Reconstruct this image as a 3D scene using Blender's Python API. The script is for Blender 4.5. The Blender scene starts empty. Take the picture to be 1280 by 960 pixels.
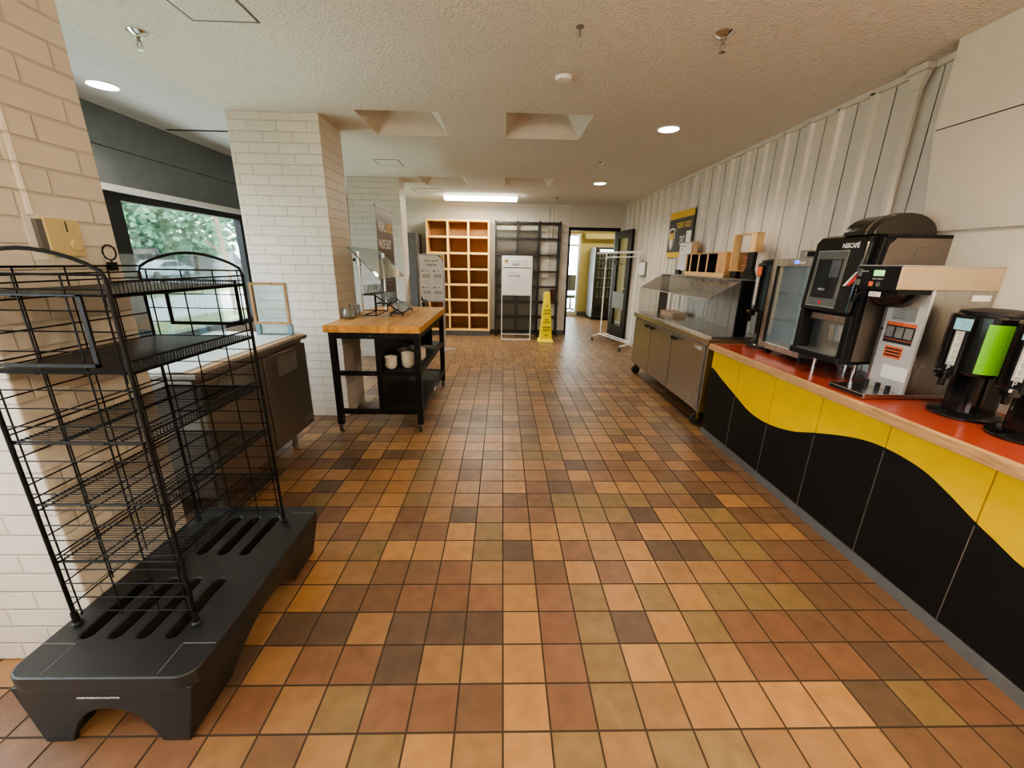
import bpy, bmesh, math, random
from math import sin, cos, pi, radians
from mathutils import Vector, Matrix
random.seed(7)
S = bpy.context.scene
COL = S.collection
ZC = 2.622
TILE = 0.16
GX, GY = 0.0163, 0.9412

# ------------------------------------------------------------------ materials
def nt(name):
    m = bpy.data.materials.new(name); m.use_nodes = True
    t = m.node_tree
    return m, t, t.nodes['Principled BSDF'], t.nodes['Material Output']

def coords(t, scale=1.0):
    tc = t.nodes.new('ShaderNodeTexCoord')
    mp = t.nodes.new('ShaderNodeMapping')
    mp.inputs['Scale'].default_value = (scale, scale, scale) if not hasattr(scale, '__len__') else scale
    t.links.new(tc.outputs['Object'], mp.inputs['Vector'])
    return mp.outputs['Vector']

def pm(name, col, rough=.5, metal=0., var=.08, nscale=12., bump=0., bscale=80., emit=0., ecol=None, coat=0., stretch=None, spec=.5):
    m, t, b, o = nt(name)
    v = coords(t, stretch if stretch else 1.)
    n = t.nodes.new('ShaderNodeTexNoise'); n.inputs['Scale'].default_value = nscale; n.inputs['Detail'].default_value = 4
    t.links.new(v, n.inputs['Vector'])
    mr = t.nodes.new('ShaderNodeMapRange')
    mr.inputs['From Min'].default_value = .3; mr.inputs['From Max'].default_value = .7
    mr.inputs['To Min'].default_value = 1 - var; mr.inputs['To Max'].default_value = 1 + var
    t.links.new(n.outputs['Fac'], mr.inputs['Value'])
    mx = t.nodes.new('ShaderNodeVectorMath'); mx.operation = 'SCALE'
    mx.inputs[0].default_value = col[:3]
    t.links.new(mr.outputs['Result'], mx.inputs['Scale'])
    t.links.new(mx.outputs['Vector'], b.inputs['Base Color'])
    b.inputs['Roughness'].default_value = rough
    b.inputs['Metallic'].default_value = metal
    b.inputs['Coat Weight'].default_value = coat
    b.inputs['Specular IOR Level'].default_value = spec
    if emit:
        b.inputs['Emission Color'].default_value = (*(ecol or col)[:3], 1)
        b.inputs['Emission Strength'].default_value = emit
    if bump:
        n2 = t.nodes.new('ShaderNodeTexNoise'); n2.inputs['Scale'].default_value = bscale; n2.inputs['Detail'].default_value = 3
        t.links.new(v, n2.inputs['Vector'])
        bp = t.nodes.new('ShaderNodeBump'); bp.inputs['Strength'].default_value = bump; bp.inputs['Distance'].default_value = .01
        t.links.new(n2.outputs['Fac'], bp.inputs['Height']); t.links.new(bp.outputs['Normal'], b.inputs['Normal'])
    return m

def glassm(name, tint=(.93, .96, .97), refl=.10, rough=.02, haze=0.):
    m, t, b, o = nt(name)
    t.nodes.remove(b)
    tr = t.nodes.new('ShaderNodeBsdfTransparent'); tr.inputs['Color'].default_value = (*tint, 1)
    gl = t.nodes.new('ShaderNodeBsdfGlossy'); gl.inputs['Roughness'].default_value = rough
    n = t.nodes.new('ShaderNodeTexNoise'); n.inputs['Scale'].default_value = 6
    t.links.new(coords(t), n.inputs['Vector'])
    fr = t.nodes.new('ShaderNodeLayerWeight'); fr.inputs['Blend'].default_value = .25
    ma = t.nodes.new('ShaderNodeMath'); ma.operation = 'MULTIPLY_ADD'
    ma.inputs[1].default_value = .6; ma.inputs[2].default_value = refl
    t.links.new(fr.outputs['Fresnel'], ma.inputs[0])
    mx = t.nodes.new('ShaderNodeMixShader')
    t.links.new(ma.outputs[0], mx.inputs['Fac']); t.links.new(tr.outputs[0], mx.inputs[1]); t.links.new(gl.outputs[0], mx.inputs[2])
    out = mx.outputs[0]
    if haze:
        df = t.nodes.new('ShaderNodeBsdfDiffuse'); df.inputs['Color'].default_value = (.8, .82, .84, 1)
        mh = t.nodes.new('ShaderNodeMath'); mh.operation = 'MULTIPLY'; mh.inputs[1].default_value = haze * 2
        t.links.new(n.outputs['Fac'], mh.inputs[0])
        m2 = t.nodes.new('ShaderNodeMixShader'); t.links.new(mh.outputs[0], m2.inputs['Fac'])
        t.links.new(out, m2.inputs[1]); t.links.new(df.outputs[0], m2.inputs[2]); out = m2.outputs[0]
    t.links.new(out, o.inputs['Surface'])
    return m

def brickm(name, col, bw=.24, rh=.08, bump=.5, tint2=None, mort=.82):
    m, t, b, o = nt(name)
    tc = t.nodes.new('ShaderNodeTexCoord')
    sp = t.nodes.new('ShaderNodeSeparateXYZ'); t.links.new(tc.outputs['Object'], sp.inputs[0])
    ad = t.nodes.new('ShaderNodeMath'); ad.operation = 'ADD'
    t.links.new(sp.outputs['X'], ad.inputs[0]); t.links.new(sp.outputs['Y'], ad.inputs[1])
    cb = t.nodes.new('ShaderNodeCombineXYZ'); t.links.new(ad.outputs[0], cb.inputs['X']); t.links.new(sp.outputs['Z'], cb.inputs['Y'])
    br = t.nodes.new('ShaderNodeTexBrick')
    br.inputs['Scale'].default_value = 1; br.inputs['Brick Width'].default_value = bw; br.inputs['Row Height'].default_value = rh
    br.inputs['Mortar Size'].default_value = .005; br.inputs['Mortar Smooth'].default_value = .6
    c2 = tuple(x * .94 for x in col); mc = tuple(x * mort for x in col)
    br.inputs['Color1'].default_value = (*col, 1); br.inputs['Color2'].default_value = (*c2, 1); br.inputs['Mortar'].default_value = (*mc, 1)
    t.links.new(cb.outputs[0], br.inputs['Vector'])
    n = t.nodes.new('ShaderNodeTexNoise'); n.inputs['Scale'].default_value = 45; n.inputs['Detail'].default_value = 5
    t.links.new(tc.outputs['Object'], n.inputs['Vector'])
    t.links.new(br.outputs['Color'], b.inputs['Base Color'])
    mu = t.nodes.new('ShaderNodeMath'); mu.operation = 'MULTIPLY_ADD'; mu.inputs[1].default_value = -1.; 
    t.links.new(br.outputs['Fac'], mu.inputs[0])
    m2 = t.nodes.new('ShaderNodeMath'); m2.operation = 'MULTIPLY'; m2.inputs[1].default_value = .45
    t.links.new(n.outputs['Fac'], m2.inputs[0]); t.links.new(m2.outputs[0], mu.inputs[2])
    bp = t.nodes.new('ShaderNodeBump'); bp.inputs['Strength'].default_value = bump; bp.inputs['Distance'].default_value = .008
    t.links.new(mu.outputs[0], bp.inputs['Height']); t.links.new(bp.outputs['Normal'], b.inputs['Normal'])
    b.inputs['Roughness'].default_value = .5
    return m

def woodm(name, c1, c2, axis='y', scale=6., rough=.4, board=0.):
    m, t, b, o = nt(name)
    sc = {'x': (1, 12, 12), 'y': (12, 1, 12), 'z': (12, 12, 1)}[axis]
    v = coords(t, sc)
    n = t.nodes.new('ShaderNodeTexNoise'); n.inputs['Scale'].default_value = scale; n.inputs['Detail'].default_value = 5; n.inputs['Roughness'].default_value = .6
    t.links.new(v, n.inputs['Vector'])
    cr = t.nodes.new('ShaderNodeValToRGB')
    cr.color_ramp.elements[0].position = .35; cr.color_ramp.elements[0].color = (*c1, 1)
    cr.color_ramp.elements[1].position = .65; cr.color_ramp.elements[1].color = (*c2, 1)
    t.links.new(n.outputs['Fac'], cr.inputs['Fac'])
    out = cr.outputs['Color']
    if board:
        tc = t.nodes.new('ShaderNodeTexCoord'); sp = t.nodes.new('ShaderNodeSeparateXYZ'); t.links.new(tc.outputs['Object'], sp.inputs[0])
        dv = t.nodes.new('ShaderNodeMath'); dv.operation = 'DIVIDE'; dv.inputs[1].default_value = board
        t.links.new(sp.outputs['X'], dv.inputs[0])
        fl = t.nodes.new('ShaderNodeMath'); fl.operation = 'FLOOR'; t.links.new(dv.outputs[0], fl.inputs[0])
        wn = t.nodes.new('ShaderNodeTexWhiteNoise'); wn.noise_dimensions = '1D'; t.links.new(fl.outputs[0], wn.inputs['W'])
        mr = t.nodes.new('ShaderNodeMapRange'); mr.inputs['To Min'].default_value = .78; mr.inputs['To Max'].default_value = 1.15
        t.links.new(wn.outputs['Value'], mr.inputs['Value'])
        ml = t.nodes.new('ShaderNodeVectorMath'); ml.operation = 'SCALE'
        t.links.new(out, ml.inputs[0]); t.links.new(mr.outputs[0], ml.inputs['Scale']); out = ml.outputs['Vector']
    t.links.new(out, b.inputs['Base Color'])
    b.inputs['Roughness'].default_value = rough
    return m

def steelm(name, col=(.55, .53, .50), rough=.28, axis='z'):
    m, t, b, o = nt(name)
    sc = {'x': (1, 60, 60), 'y': (60, 1, 60), 'z': (60, 60, 1)}[axis]
    v = coords(t, sc)
    n = t.nodes.new('ShaderNodeTexNoise'); n.inputs['Scale'].default_value = 4; n.inputs['Detail'].default_value = 3
    t.links.new(v, n.inputs['Vector'])
    mr = t.nodes.new('ShaderNodeMapRange'); mr.inputs['To Min'].default_value = rough - .07; mr.inputs['To Max'].default_value = rough + .1
    t.links.new(n.outputs['Fac'], mr.inputs['Value']); t.links.new(mr.outputs[0], b.inputs['Roughness'])
    b.inputs['Base Color'].default_value = (*col, 1); b.inputs['Metallic'].default_value = 1
    return m

def emitm(name, col, st):
    m, t, b, o = nt(name)
    b.inputs['Base Color'].default_value = (*col, 1)
    n = t.nodes.new('ShaderNodeTexNoise'); n.inputs['Scale'].default_value = 3
    t.links.new(coords(t), n.inputs['Vector'])
    mr = t.nodes.new('ShaderNodeMapRange'); mr.inputs['To Min'].default_value = st * .9; mr.inputs['To Max'].default_value = st * 1.1
    t.links.new(n.outputs['Fac'], mr.inputs['Value']); t.links.new(mr.outputs[0], b.inputs['Emission Strength'])
    b.inputs['Emission Color'].default_value = (*col, 1)
    return m

M = {}
M['brick'] = brickm('painted_brick', (.72, .675, .61), bump=.7)
M['brick_back'] = brickm('painted_brick_back', (.68, .65, .59), bump=.35)
M['white_wall'] = pm('painted_metal_wall', (.70, .665, .60), .5, var=.04, bump=.08, bscale=60)
M['cream_panel'] = pm('cream_panel', (.74, .69, .60), .5, var=.03, bump=.03)
M['plain_wall'] = pm('plain_wall', (.60, .57, .52), .7, var=.03, bump=.05)
M['yellow_wall'] = pm('yellow_wall', (.62, .52, .22), .7, var=.04)
M['header'] = pm('dark_header', (.14, .16, .172), .5, var=.08)
M['ceil'] = pm('stipple_ceiling', (.73, .70, .655), .9, var=.05, nscale=30, bump=1., bscale=75)
M['ceil_smooth'] = pm('smooth_ceiling', (.62, .63, .62), .8, var=.03, bump=.05)
M['coffer'] = pm('coffer_plaster', (.70, .65, .59), .9, var=.04, nscale=30, bump=.6, bscale=75)
M['black'] = pm('black_metal', (.009, .009, .010), .45, var=.2, spec=.3)
M['black_wire'] = pm('black_wire', (.006, .006, .007), .5, var=.2, spec=.22)
M['black_plastic'] = pm('black_plastic', (.016, .017, .019), .42, var=.15, nscale=6, bump=.06, bscale=200)
M['black_gloss'] = pm('black_gloss', (.010, .010, .011), .12, var=.1)
M['black_shelf'] = pm('black_shelf', (.020, .020, .020), .45, var=.2)
M['dark_hole'] = pm('dark_recess', (.004, .004, .004), .9)
M['grout'] = pm('grout', (.05, .035, .025), .9)
M['steel'] = steelm('brushed_steel', (.46, .455, .44))
M['steel_h'] = steelm('brushed_steel_flat', (.62, .60, .57), .22, 'y')
M['steel_dark'] = steelm('dark_steel', (.34, .31, .285), .42)
M['chrome'] = pm('chrome', (.75, .75, .75), .12, 1., var=.03)
M['alum'] = pm('aluminium', (.62, .62, .62), .35, 1., var=.05)
M['alum_white'] = pm('satin_aluminium', (.72, .72, .72), .4, .5, var=.04)
M['white_metal'] = pm('white_enamel', (.80, .79, .76), .35, var=.04)
M['white_plastic'] = pm('white_plastic', (.78, .78, .75), .45, var=.03)
M['beige'] = pm('beige_plastic', (.60, .50, .27), .45, var=.04)
M['board'] = pm('white_cutting_board', (.78, .80, .78), .4, var=.03)
M['board_edge'] = pm('tan_board', (.66, .47, .33), .5, var=.05)
M['yellow'] = pm('yellow_laminate', (.78, .50, .004), .45, var=.04, bump=.04, bscale=300)
M['black_lam'] = pm('black_laminate', (.008, .007, .007), .5, var=.1, spec=.3)
M['red_top'] = pm('red_laminate', (.36, .062, .035), .22, var=.10, nscale=150)
M['kick'] = pm('toe_kick', (.13, .13, .13), .5, var=.1)
M['edge_wood'] = woodm('oak_edge', (.42, .23, .10), (.62, .38, .19), 'y')
M['butcher'] = woodm('butcher_block', (.60, .25, .055), (.82, .42, .11), 'y', rough=.32, board=.032)
M['birch'] = woodm('birch_ply', (.80, .50, .17), (.90, .60, .24), 'z', rough=.45)
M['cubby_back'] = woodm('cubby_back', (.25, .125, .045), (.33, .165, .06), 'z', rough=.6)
M['frame_wood'] = woodm('frame_wood', (.40, .22, .10), (.58, .35, .18), 'z', rough=.5)
M['pine'] = woodm('pine_box', (.42, .22, .09), (.60, .36, .17), 'z', rough=.5)
M['pine_l'] = woodm('light_pine', (.66, .43, .20), (.80, .56, .28), 'z', rough=.5)
M['cone'] = pm('safety_yellow', (.85, .70, .01), .4, var=.03)
M['ink'] = pm('black_ink', (.02, .02, .02), .6)
M['grey_ink'] = pm('grey_ink', (.22, .22, .22), .6)
M['white_ink'] = pm('white_ink', (.85, .85, .85), .5)
M['gold_ink'] = pm('gold_ink', (.72, .48, .06), .5)
M['red_ink'] = pm('red_ink', (.65, .03, .03), .4)
M['paper'] = pm('paper', (.80, .80, .80), .6, var=.03, bump=.15, bscale=6)
M['poster_black'] = pm('poster_black', (.022, .020, .018), .4, var=.1)
M['banner_brown'] = pm('banner_brown', (.060, .045, .038), .5, var=.25, nscale=3)
M['poster_gold'] = pm('poster_gold', (.72, .45, .02), .4, var=.05)
M['green'] = pm('green_label', (.20, .62, .015), .4, var=.10, nscale=25, stretch=(1, 1, 30), emit=.0)
M['green_dark'] = pm('green_label_dark', (.12, .42, .012), .4, var=.10, nscale=25, stretch=(1, 1, 30))
M['blue_label'] = pm('blue_label', (.30, .60, .75), .4, var=.2, nscale=30)
M['orange_label'] = pm('orange_label', (.75, .16, .06), .4, var=.2, nscale=60)
M['lcd'] = emitm('green_lcd', (.35, .75, .25), .7)
M['screen'] = pm('dark_screen', (.015, .016, .020), .08, var=.3)
M['screen_l'] = pm('screen_reflection_panel', (.09, .11, .13), .1, var=.3)
M['blue_led'] = emitm('blue_led', (.10, .18, .95), 1.2)
M['light'] = emitm('downlight_lens', (1, .93, .82), 9.)
M['tube'] = emitm('fluorescent_lens', (1, .96, .86), 7.)
M['glass'] = glassm('window_glass', (.95, .97, .97), .04)
M['acrylic'] = glassm('clear_acrylic', (.88, .86, .84), .05, .03, .05)
M['acrylic_blue'] = glassm('clear_sheet', (.84, .92, .93), .06, .03, .04)
M['gauge'] = glassm('sight_glass', (.80, .80, .80), .10, .1, .35)
M['tumbler'] = glassm('tumbler_glass', (.93, .96, .96), .08, .02, .02)
M['fridge_glass'] = glassm('fridge_glass', (.80, .86, .86), .10, .02, .10)
M['fridge_in'] = pm('fridge_lining', (.62, .66, .66), .5, emit=.10, ecol=(.7, .8, .8))
M['ceramic'] = pm('white_ceramic', (.88, .84, .77), .25, var=.03)
M['ceramic_grey'] = pm('grey_ceramic', (.20, .21, .20), .3, var=.05)
M['cab_grey'] = pm('grey_cabinet', (.085, .083, .078), .6, var=.08, spec=.2)
M['rubber'] = pm('rubber', (.02, .02, .02), .6)
M['alu_grey'] = pm('grey_plate', (.20, .22, .24), .4, var=.06)
M['hopper'] = pm('smoked_hopper', (.030, .027, .022), .12, var=.1)
M['taupe'] = pm('taupe_side_panel', (.16, .135, .115), .35, .3, var=.05)
M['vend_side'] = pm('vending_side', (.35, .42, .50), .35, var=.1)
M['vend_glass'] = pm('vending_glass', (.015, .02, .022), .15, var=.2)
M['product'] = pm('vending_products', (.05, .06, .045), .4, var=.8, nscale=40)
M['leaf'] = pm('leaf_green', (.12, .26, .15), .7, var=.5, nscale=2)
M['leaf_p'] = pm('leaf_purple', (.20, .14, .19), .7, var=.4, nscale=2)
M['bark'] = pm('bark', (.20, .13, .10), .8, var=.2)
M['grass'] = pm('lawn', (.17, .23, .08), .9, var=.3, nscale=3)
M['road'] = pm('asphalt', (.14, .17, .18), .8, var=.1)
M['walk'] = pm('concrete_walk', (.48, .46, .45), .8, var=.05)
M['stone'] = pm('stone_bank', (.11, .115, .12), .9, var=.4, nscale=4, stretch=(1, 1, 5))
M['car'] = pm('car_paint', (.60, .63, .65), .3, var=.02)

# ------------------------------------------------------------------ mesh builder
class MB:
    def __init__(s): s.v = []; s.f = []; s.sm = []
    def add(s, vs, fs, smooth=False):
        n = len(s.v); s.v += [tuple(v) for v in vs]
        for f in fs: s.f.append(tuple(i + n for i in f)); s.sm.append(smooth)
        return s
    def box(s, x0, x1, y0, y1, z0, z1):
        vs = [(x0, y0, z0), (x1, y0, z0), (x1, y1, z0), (x0, y1, z0), (x0, y0, z1), (x1, y0, z1), (x1, y1, z1), (x0, y1, z1)]
        return s.add(vs, [(0, 3, 2, 1), (4, 5, 6, 7), (0, 1, 5, 4), (1, 2, 6, 5), (2, 3, 7, 6), (3, 0, 4, 7)])
    def rbox(s, x0, x1, y0, y1, z0, z1, r=.01, ax='z', n=4):
        # box with rounded corners around an axis
        A = {'z': (0, 1, 2), 'x': (1, 2, 0), 'y': (0, 2, 1)}[ax]
        lo = (x0, y0, z0); hi = (x1, y1, z1)
        a0, a1 = lo[A[0]], hi[A[0]]; b0, b1 = lo[A[1]], hi[A[1]]; c0, c1 = lo[A[2]], hi[A[2]]
        pts = []
        for cx, cy, st in ((a1 - r, b1 - r, 0), (a0 + r, b1 - r, pi / 2), (a0 + r, b0 + r, pi), (a1 - r, b0 + r, 1.5 * pi)):
            for i in range(n + 1):
                an = st + i / n * pi / 2; pts.append((cx + r * cos(an), cy + r * sin(an)))
        return s.prism(pts, ax, c0, c1)
    def prism(s, pts, ax, c0, c1):
        A = {'z': (0, 1, 2), 'x': (1, 2, 0), 'y': (0, 2, 1)}[ax]
        vs = []
        for c in (c0, c1):
            for p in pts:
                q = [0, 0, 0]; q[A[0]] = p[0]; q[A[1]] = p[1]; q[A[2]] = c; vs.append(q)
        n = len(pts)
        return s.add(vs, [tuple(range(n))[::-1], tuple(range(n, 2 * n))] + [(i, (i + 1) % n, n + (i + 1) % n, n + i) for i in range(n)])
    def tube(s, pts, r, n=6, closed=False):
        pts = [Vector(p) for p in pts]; k = len(pts); vs = []; fs = []
        for i, p in enumerate(pts):
            a = pts[i - 1] if (i > 0 or closed) else p
            b = pts[(i + 1) % k] if (i < k - 1 or closed) else p
            d = (b - a).normalized()
            up = Vector((0, 0, 1)) if abs(d.z) < .9 else Vector((1, 0, 0))
            u = d.cross(up).normalized(); w = d.cross(u)
            for j in range(n):
                an = 2 * pi * j / n; vs.append(p + u * (r * cos(an)) + w * (r * sin(an)))
        for i in range(k if closed else k - 1):
            for j in range(n):
                a = i * n + j; b = i * n + (j + 1) % n; c = ((i + 1) % k) * n + (j + 1) % n; d_ = ((i + 1) % k) * n + j
                fs.append((a, b, c, d_))
        if not closed: fs += [tuple(range(n)), tuple(range((k - 1) * n, k * n))[::-1]]
        return s.add(vs, fs, n > 6)
    def lathe(s, prof, c=(0, 0, 0), n=24, ax='z', smooth=True):
        vs = []; fs = []
        for (r, h) in prof:
            for j in range(n):
                an = 2 * pi * j / n; p = (r * cos(an), r * sin(an), h)
                if ax == 'x': p = (h, r * cos(an), r * sin(an))
                if ax == 'y': p = (r * cos(an), h, r * sin(an))
                vs.append((p[0] + c[0], p[1] + c[1], p[2] + c[2]))
        for i in range(len(prof) - 1):
            for j in range(n): fs.append((i * n + j, i * n + (j + 1) % n, (i + 1) * n + (j + 1) % n, (i + 1) * n + j))
        if prof[0][0] > 1e-4: fs.append(tuple(range(n))[::-1])
        if prof[-1][0] > 1e-4: fs.append(tuple(range((len(prof) - 1) * n, len(prof) * n)))
        return s.add(vs, fs, smooth)
    def cyl(s, c, r, h, n=20, ax='z', smooth=True): return s.lathe([(r, 0), (r, h)], c, n, ax, smooth)
    def quad(s, a, b, c, d): return s.add([a, b, c, d], [(0, 1, 2, 3)])
    def slab(s, q, off):
        # thick sheet from a quad and an offset vector
        o = Vector(off); a = [Vector(p) for p in q]; b = [p + o for p in a]
        return s.add(a + b, [(3, 2, 1, 0), (4, 5, 6, 7), (0, 1, 5, 4), (1, 2, 6, 5), (2, 3, 7, 6), (3, 0, 4, 7)])
    def build(s, name, mat, parent=None, bevel=0., kind=None, sharp=False):
        off = Vector((0, 0, 0)); q = parent
        while q is not None: off += q.location; q = q.parent
        me = bpy.data.meshes.new(name)
        me.from_pydata([tuple(Vector(v) - off) for v in s.v], [], s.f)
        me.polygons.foreach_set('use_smooth', s.sm)
        bm = bmesh.new(); bm.from_mesh(me); bmesh.ops.recalc_face_normals(bm, faces=bm.faces); bm.to_mesh(me); bm.free()
        me.update()
        mats = mat if isinstance(mat, (list, tuple)) else [mat]
        for m in mats: me.materials.append(M[m] if isinstance(m, str) else m)
        if any(s.sm): me.set_sharp_from_angle(angle=radians(40))
        o = bpy.data.objects.new(name, me); COL.objects.link(o); o.parent = parent
        if bevel:
            b = o.modifiers.new('bevel', 'BEVEL'); b.width = bevel; b.segments = 2; b.limit_method = 'ANGLE'; b.angle_limit = radians(50)
        if kind: o['kind'] = kind
        return o

def tag(o, label, cat, group=None, kind=None):
    o['label'] = label; o['category'] = cat
    if group: o['group'] = group
    if kind: o['kind'] = kind
    return o
def thing(name, label, cat, loc=(0, 0, 0), group=None):
    o = bpy.data.objects.new(name, None); COL.objects.link(o); o.location = loc
    o.empty_display_size = .05
    return tag(o, label, cat, group)
def dup(root, delta, label=None, rotz=None, group=None):
    def cp(o, par):
        c = o.copy(); COL.objects.link(c)
        for k in ('label', 'category', 'group', 'kind'):
            if k in o.keys(): c[k] = o[k]
        if par is not None: c.parent = par
        for ch in [x for x in bpy.data.objects if x.parent == o]: cp(ch, c)
        return c
    r = cp(root, None); r.location = Vector(root.location) + Vector(delta)
    if rotz is not None: r.rotation_euler = (0, 0, rotz)
    if label: r['label'] = label
    if group: r['group'] = group
    return r
def text(s, size, o, xd, ud, mat, parent, off=.0015, align='LEFT', name='lettering', xs=1., bold=0.):
    c = bpy.data.curves.new('t', 'FONT'); c.body = s; c.size = size; c.align_x = align; c.offset = bold
    c.space_line = .9; c.resolution_u = 3
    to = bpy.data.objects.new('t', c); COL.objects.link(to)
    dg = bpy.context.evaluated_depsgraph_get(); dg.update()
    me = bpy.data.meshes.new_from_object(to.evaluated_get(dg))
    bpy.data.objects.remove(to); 
    x = Vector(xd).normalized(); u = Vector(ud).normalized(); nn = x.cross(u)
    off_ = Vector((0, 0, 0)); q = parent
    while q is not None: off_ += q.location; q = q.parent
    for v in me.vertices: v.co = Vector(o) + x * (v.co.x * xs) + u * v.co.y + nn * off - off_
    me.materials.clear(); me.materials.append(M[mat])
    ob = bpy.data.objects.new(name, me); COL.objects.link(ob); ob.parent = parent
    return ob
def caster(mb_w, mb_f, x, y, top, r=.05, w=.025, ax='x'):
    mb_w.cyl((x - w / 2, y, r) if ax == 'x' else (x, y - w / 2, r), r, w, 20, ax)
    if ax == 'x':
        mb_f.box(x - w / 2 - .008, x - w / 2 - .004, y - .018, y + .018, r * .7, top)
        mb_f.box(x + w / 2 + .004, x + w / 2 + .008, y - .018, y + .018, r * .7, top)
    else:
        mb_f.box(x - .014, x + .014, y - w / 2 - .008, y - w / 2 - .004, r * .8, top)
        mb_f.box(x - .014, x + .014, y + w / 2 + .004, y + w / 2 + .008, r * .8, top)
    mb_f.box(x - w / 2 - .012, x + w / 2 + .012, y - .026, y + .026, top - .006, top)

# ------------------------------------------------------------------ floor with individually coloured tiles
PAL = {'O': (.350, .188, .078), 'T': (.270, .150, .070), 'R': (.190, .098, .056), 'B': (.160, .090, .052), 'D': (.110, .070, .048), 'G': (.205, .135, .062)}
ROWS = {  # row -> (first column, letters)
 -1: (-6, 'TBTGOTOGTGGTTTBBB'), 0: (-6, 'RTGRRBORGTOOOODGRR'), 1: (-6, 'TRRDTTORGOGTRRRDBB'),
 2: (-6, 'DDTDDDORGDOGRRBBRB'), 3: (-6, 'OBBRRRORGOGOGGGBBB'), 4: (-6, 'OTBBRTTBOROTTTRRBB'),
 5: (-6, 'TGOOOGDORTODDGGBBB'), 6: (-6, 'RTBROGOOOOBOOTGTOB'), 7: (-6, 'OORTDTRRTGGDOGGBBB'),
 8: (-6, 'TOGTTTBBGGGGBRDOTB'), 9: (-6, 'TOTTTTORDBOOTGBBRB'), 10: (-6, 'OOGTBTTTBORRTBBTRB'),
 11: (-6, 'TOGTBTOTTDBRTBTBDB'), 12: (-6, 'BBGTTGTGGOTTBTBTBB'), 13: (-6, 'OOOOOOTGOTTTOTBTBB'), 14: (-6, 'TOOOTOOBOTOOBTBBDB')}
def floor_obj():
    me = bpy.data.meshes.new('floor'); vs = []; fs = []; cols = []
    rnd = random.Random(3)
    def tile(xa, xb, ya, yb, c):
        n = len(vs); vs.extend([(xa, ya, 0), (xb, ya, 0), (xb, yb, 0), (xa, yb, 0)]); fs.append((n, n + 1, n + 2, n + 3)); cols.append(c)
    g = .0035
    for r in range(-17, 72):
        y0 = GY + r * TILE
        off = 0 if r < 31 else (r * .37 % 1) * TILE if r % 2 else 0
        zone = rnd.random()
        for c in range(-22, 32):
            x0 = GX + c * TILE + off
            if x0 < -3.3 or x0 > 4.6: continue
            if y0 < 8.7 and x0 > 2.5: continue
            if y0 > 8.85 and x0 < 1.2: continue
            L = None
            if r in ROWS:
                k = c - ROWS[r][0]
                if 0 <= k < len(ROWS[r][1]): L = ROWS[r][1][k]
            if L is None:
                u = rnd.random()
                if r < 14: L = 'O' if u < .28 else 'T' if u < .52 else 'R' if u < .68 else 'B' if u < .80 else 'D' if u < .86 else 'G'
                else:
                    u2 = (u + zone * .5) / 1.5
                    L = 'T' if u2 < .42 else 'B' if u2 < .62 else 'O' if u2 < .70 else 'G' if u2 < .85 else 'D' if u2 < .92 else 'R'
            p = PAL[L]; k = rnd.uniform(.84, 1.01)
            if r > 15: m_ = (.235, .145, .078); w = min(.55, (r - 15) * .03); p = tuple(a * (1 - w) + b * w for a, b in zip(p, m_))
            tile(x0 + g, x0 + TILE - g, y0 + g, y0 + TILE - g, (p[0] * k, p[1] * k, p[2] * k, 1))
    nt_ = len(fs)
    # grout bed just beneath
    n = len(vs); vs.extend([(-3.5, -1.9, -.0025), (2.6, -1.9, -.0025), (2.6, 8.85, -.0025), (-3.5, 8.85, -.0025)]); fs.append((n, n + 1, n + 2, n + 3)); cols.append((0, 0, 0, 1))
    n = len(vs); vs.extend([(1.2, 8.85, -.0025), (4.7, 8.85, -.0025), (4.7, 12.4, -.0025), (1.2, 12.4, -.0025)]); fs.append((n, n + 1, n + 2, n + 3)); cols.append((0, 0, 0, 1))
    me.from_pydata(vs, [], fs)
    at = me.color_attributes.new('tile', 'FLOAT_COLOR', 'CORNER')
    for i, p in enumerate(me.polygons):
        for li in p.loop_indices: at.data[li].color = cols[i]
        p.material_index = 0 if i < nt_ else 1
    m, t, b, o = nt('quarry_tile')
    a = t.nodes.new('ShaderNodeVertexColor'); a.layer_name = 'tile'
    v = coords(t)
    n1 = t.nodes.new('ShaderNodeTexNoise'); n1.inputs['Scale'].default_value = 14; n1.inputs['Detail'].default_value = 6; t.links.new(v, n1.inputs['Vector'])
    mr = t.nodes.new('ShaderNodeMapRange'); mr.inputs['From Min'].default_value = .3; mr.inputs['From Max'].default_value = .7; mr.inputs['To Min'].default_value = .86; mr.inputs['To Max'].default_value = 1.14
    t.links.new(n1.outputs['Fac'], mr.inputs['Value'])
    ml = t.nodes.new('ShaderNodeVectorMath'); ml.operation = 'SCALE'; t.links.new(a.outputs['Color'], ml.inputs[0]); t.links.new(mr.outputs[0], ml.inputs['Scale'])
    t.links.new(ml.outputs['Vector'], b.inputs['Base Color'])
    n2 = t.nodes.new('ShaderNodeTexNoise'); n2.inputs['Scale'].default_value = 5; t.links.new(v, n2.inputs['Vector'])
    m3 = t.nodes.new('ShaderNodeMapRange'); m3.inputs['To Min'].default_value = .30; m3.inputs['To Max'].default_value = .48
    t.links.new(n2.outputs['Fac'], m3.inputs['Value']); t.links.new(m3.outputs[0], b.inputs['Roughness'])
    n3 = t.nodes.new('ShaderNodeTexNoise'); n3.inputs['Scale'].default_value = 160; t.links.new(v, n3.inputs['Vector'])
    bp = t.nodes.new('ShaderNodeBump'); bp.inputs['Strength'].default_value = .12; bp.inputs['Distance'].default_value = .004
    t.links.new(n3.outputs['Fac'], bp.inputs['Height']); t.links.new(bp.outputs['Normal'], b.inputs['Normal'])
    me.materials.append(m); me.materials.append(M['grout'])
    ob = bpy.data.objects.new('floor', me); COL.objects.link(ob); ob['kind'] = 'structure'
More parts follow.
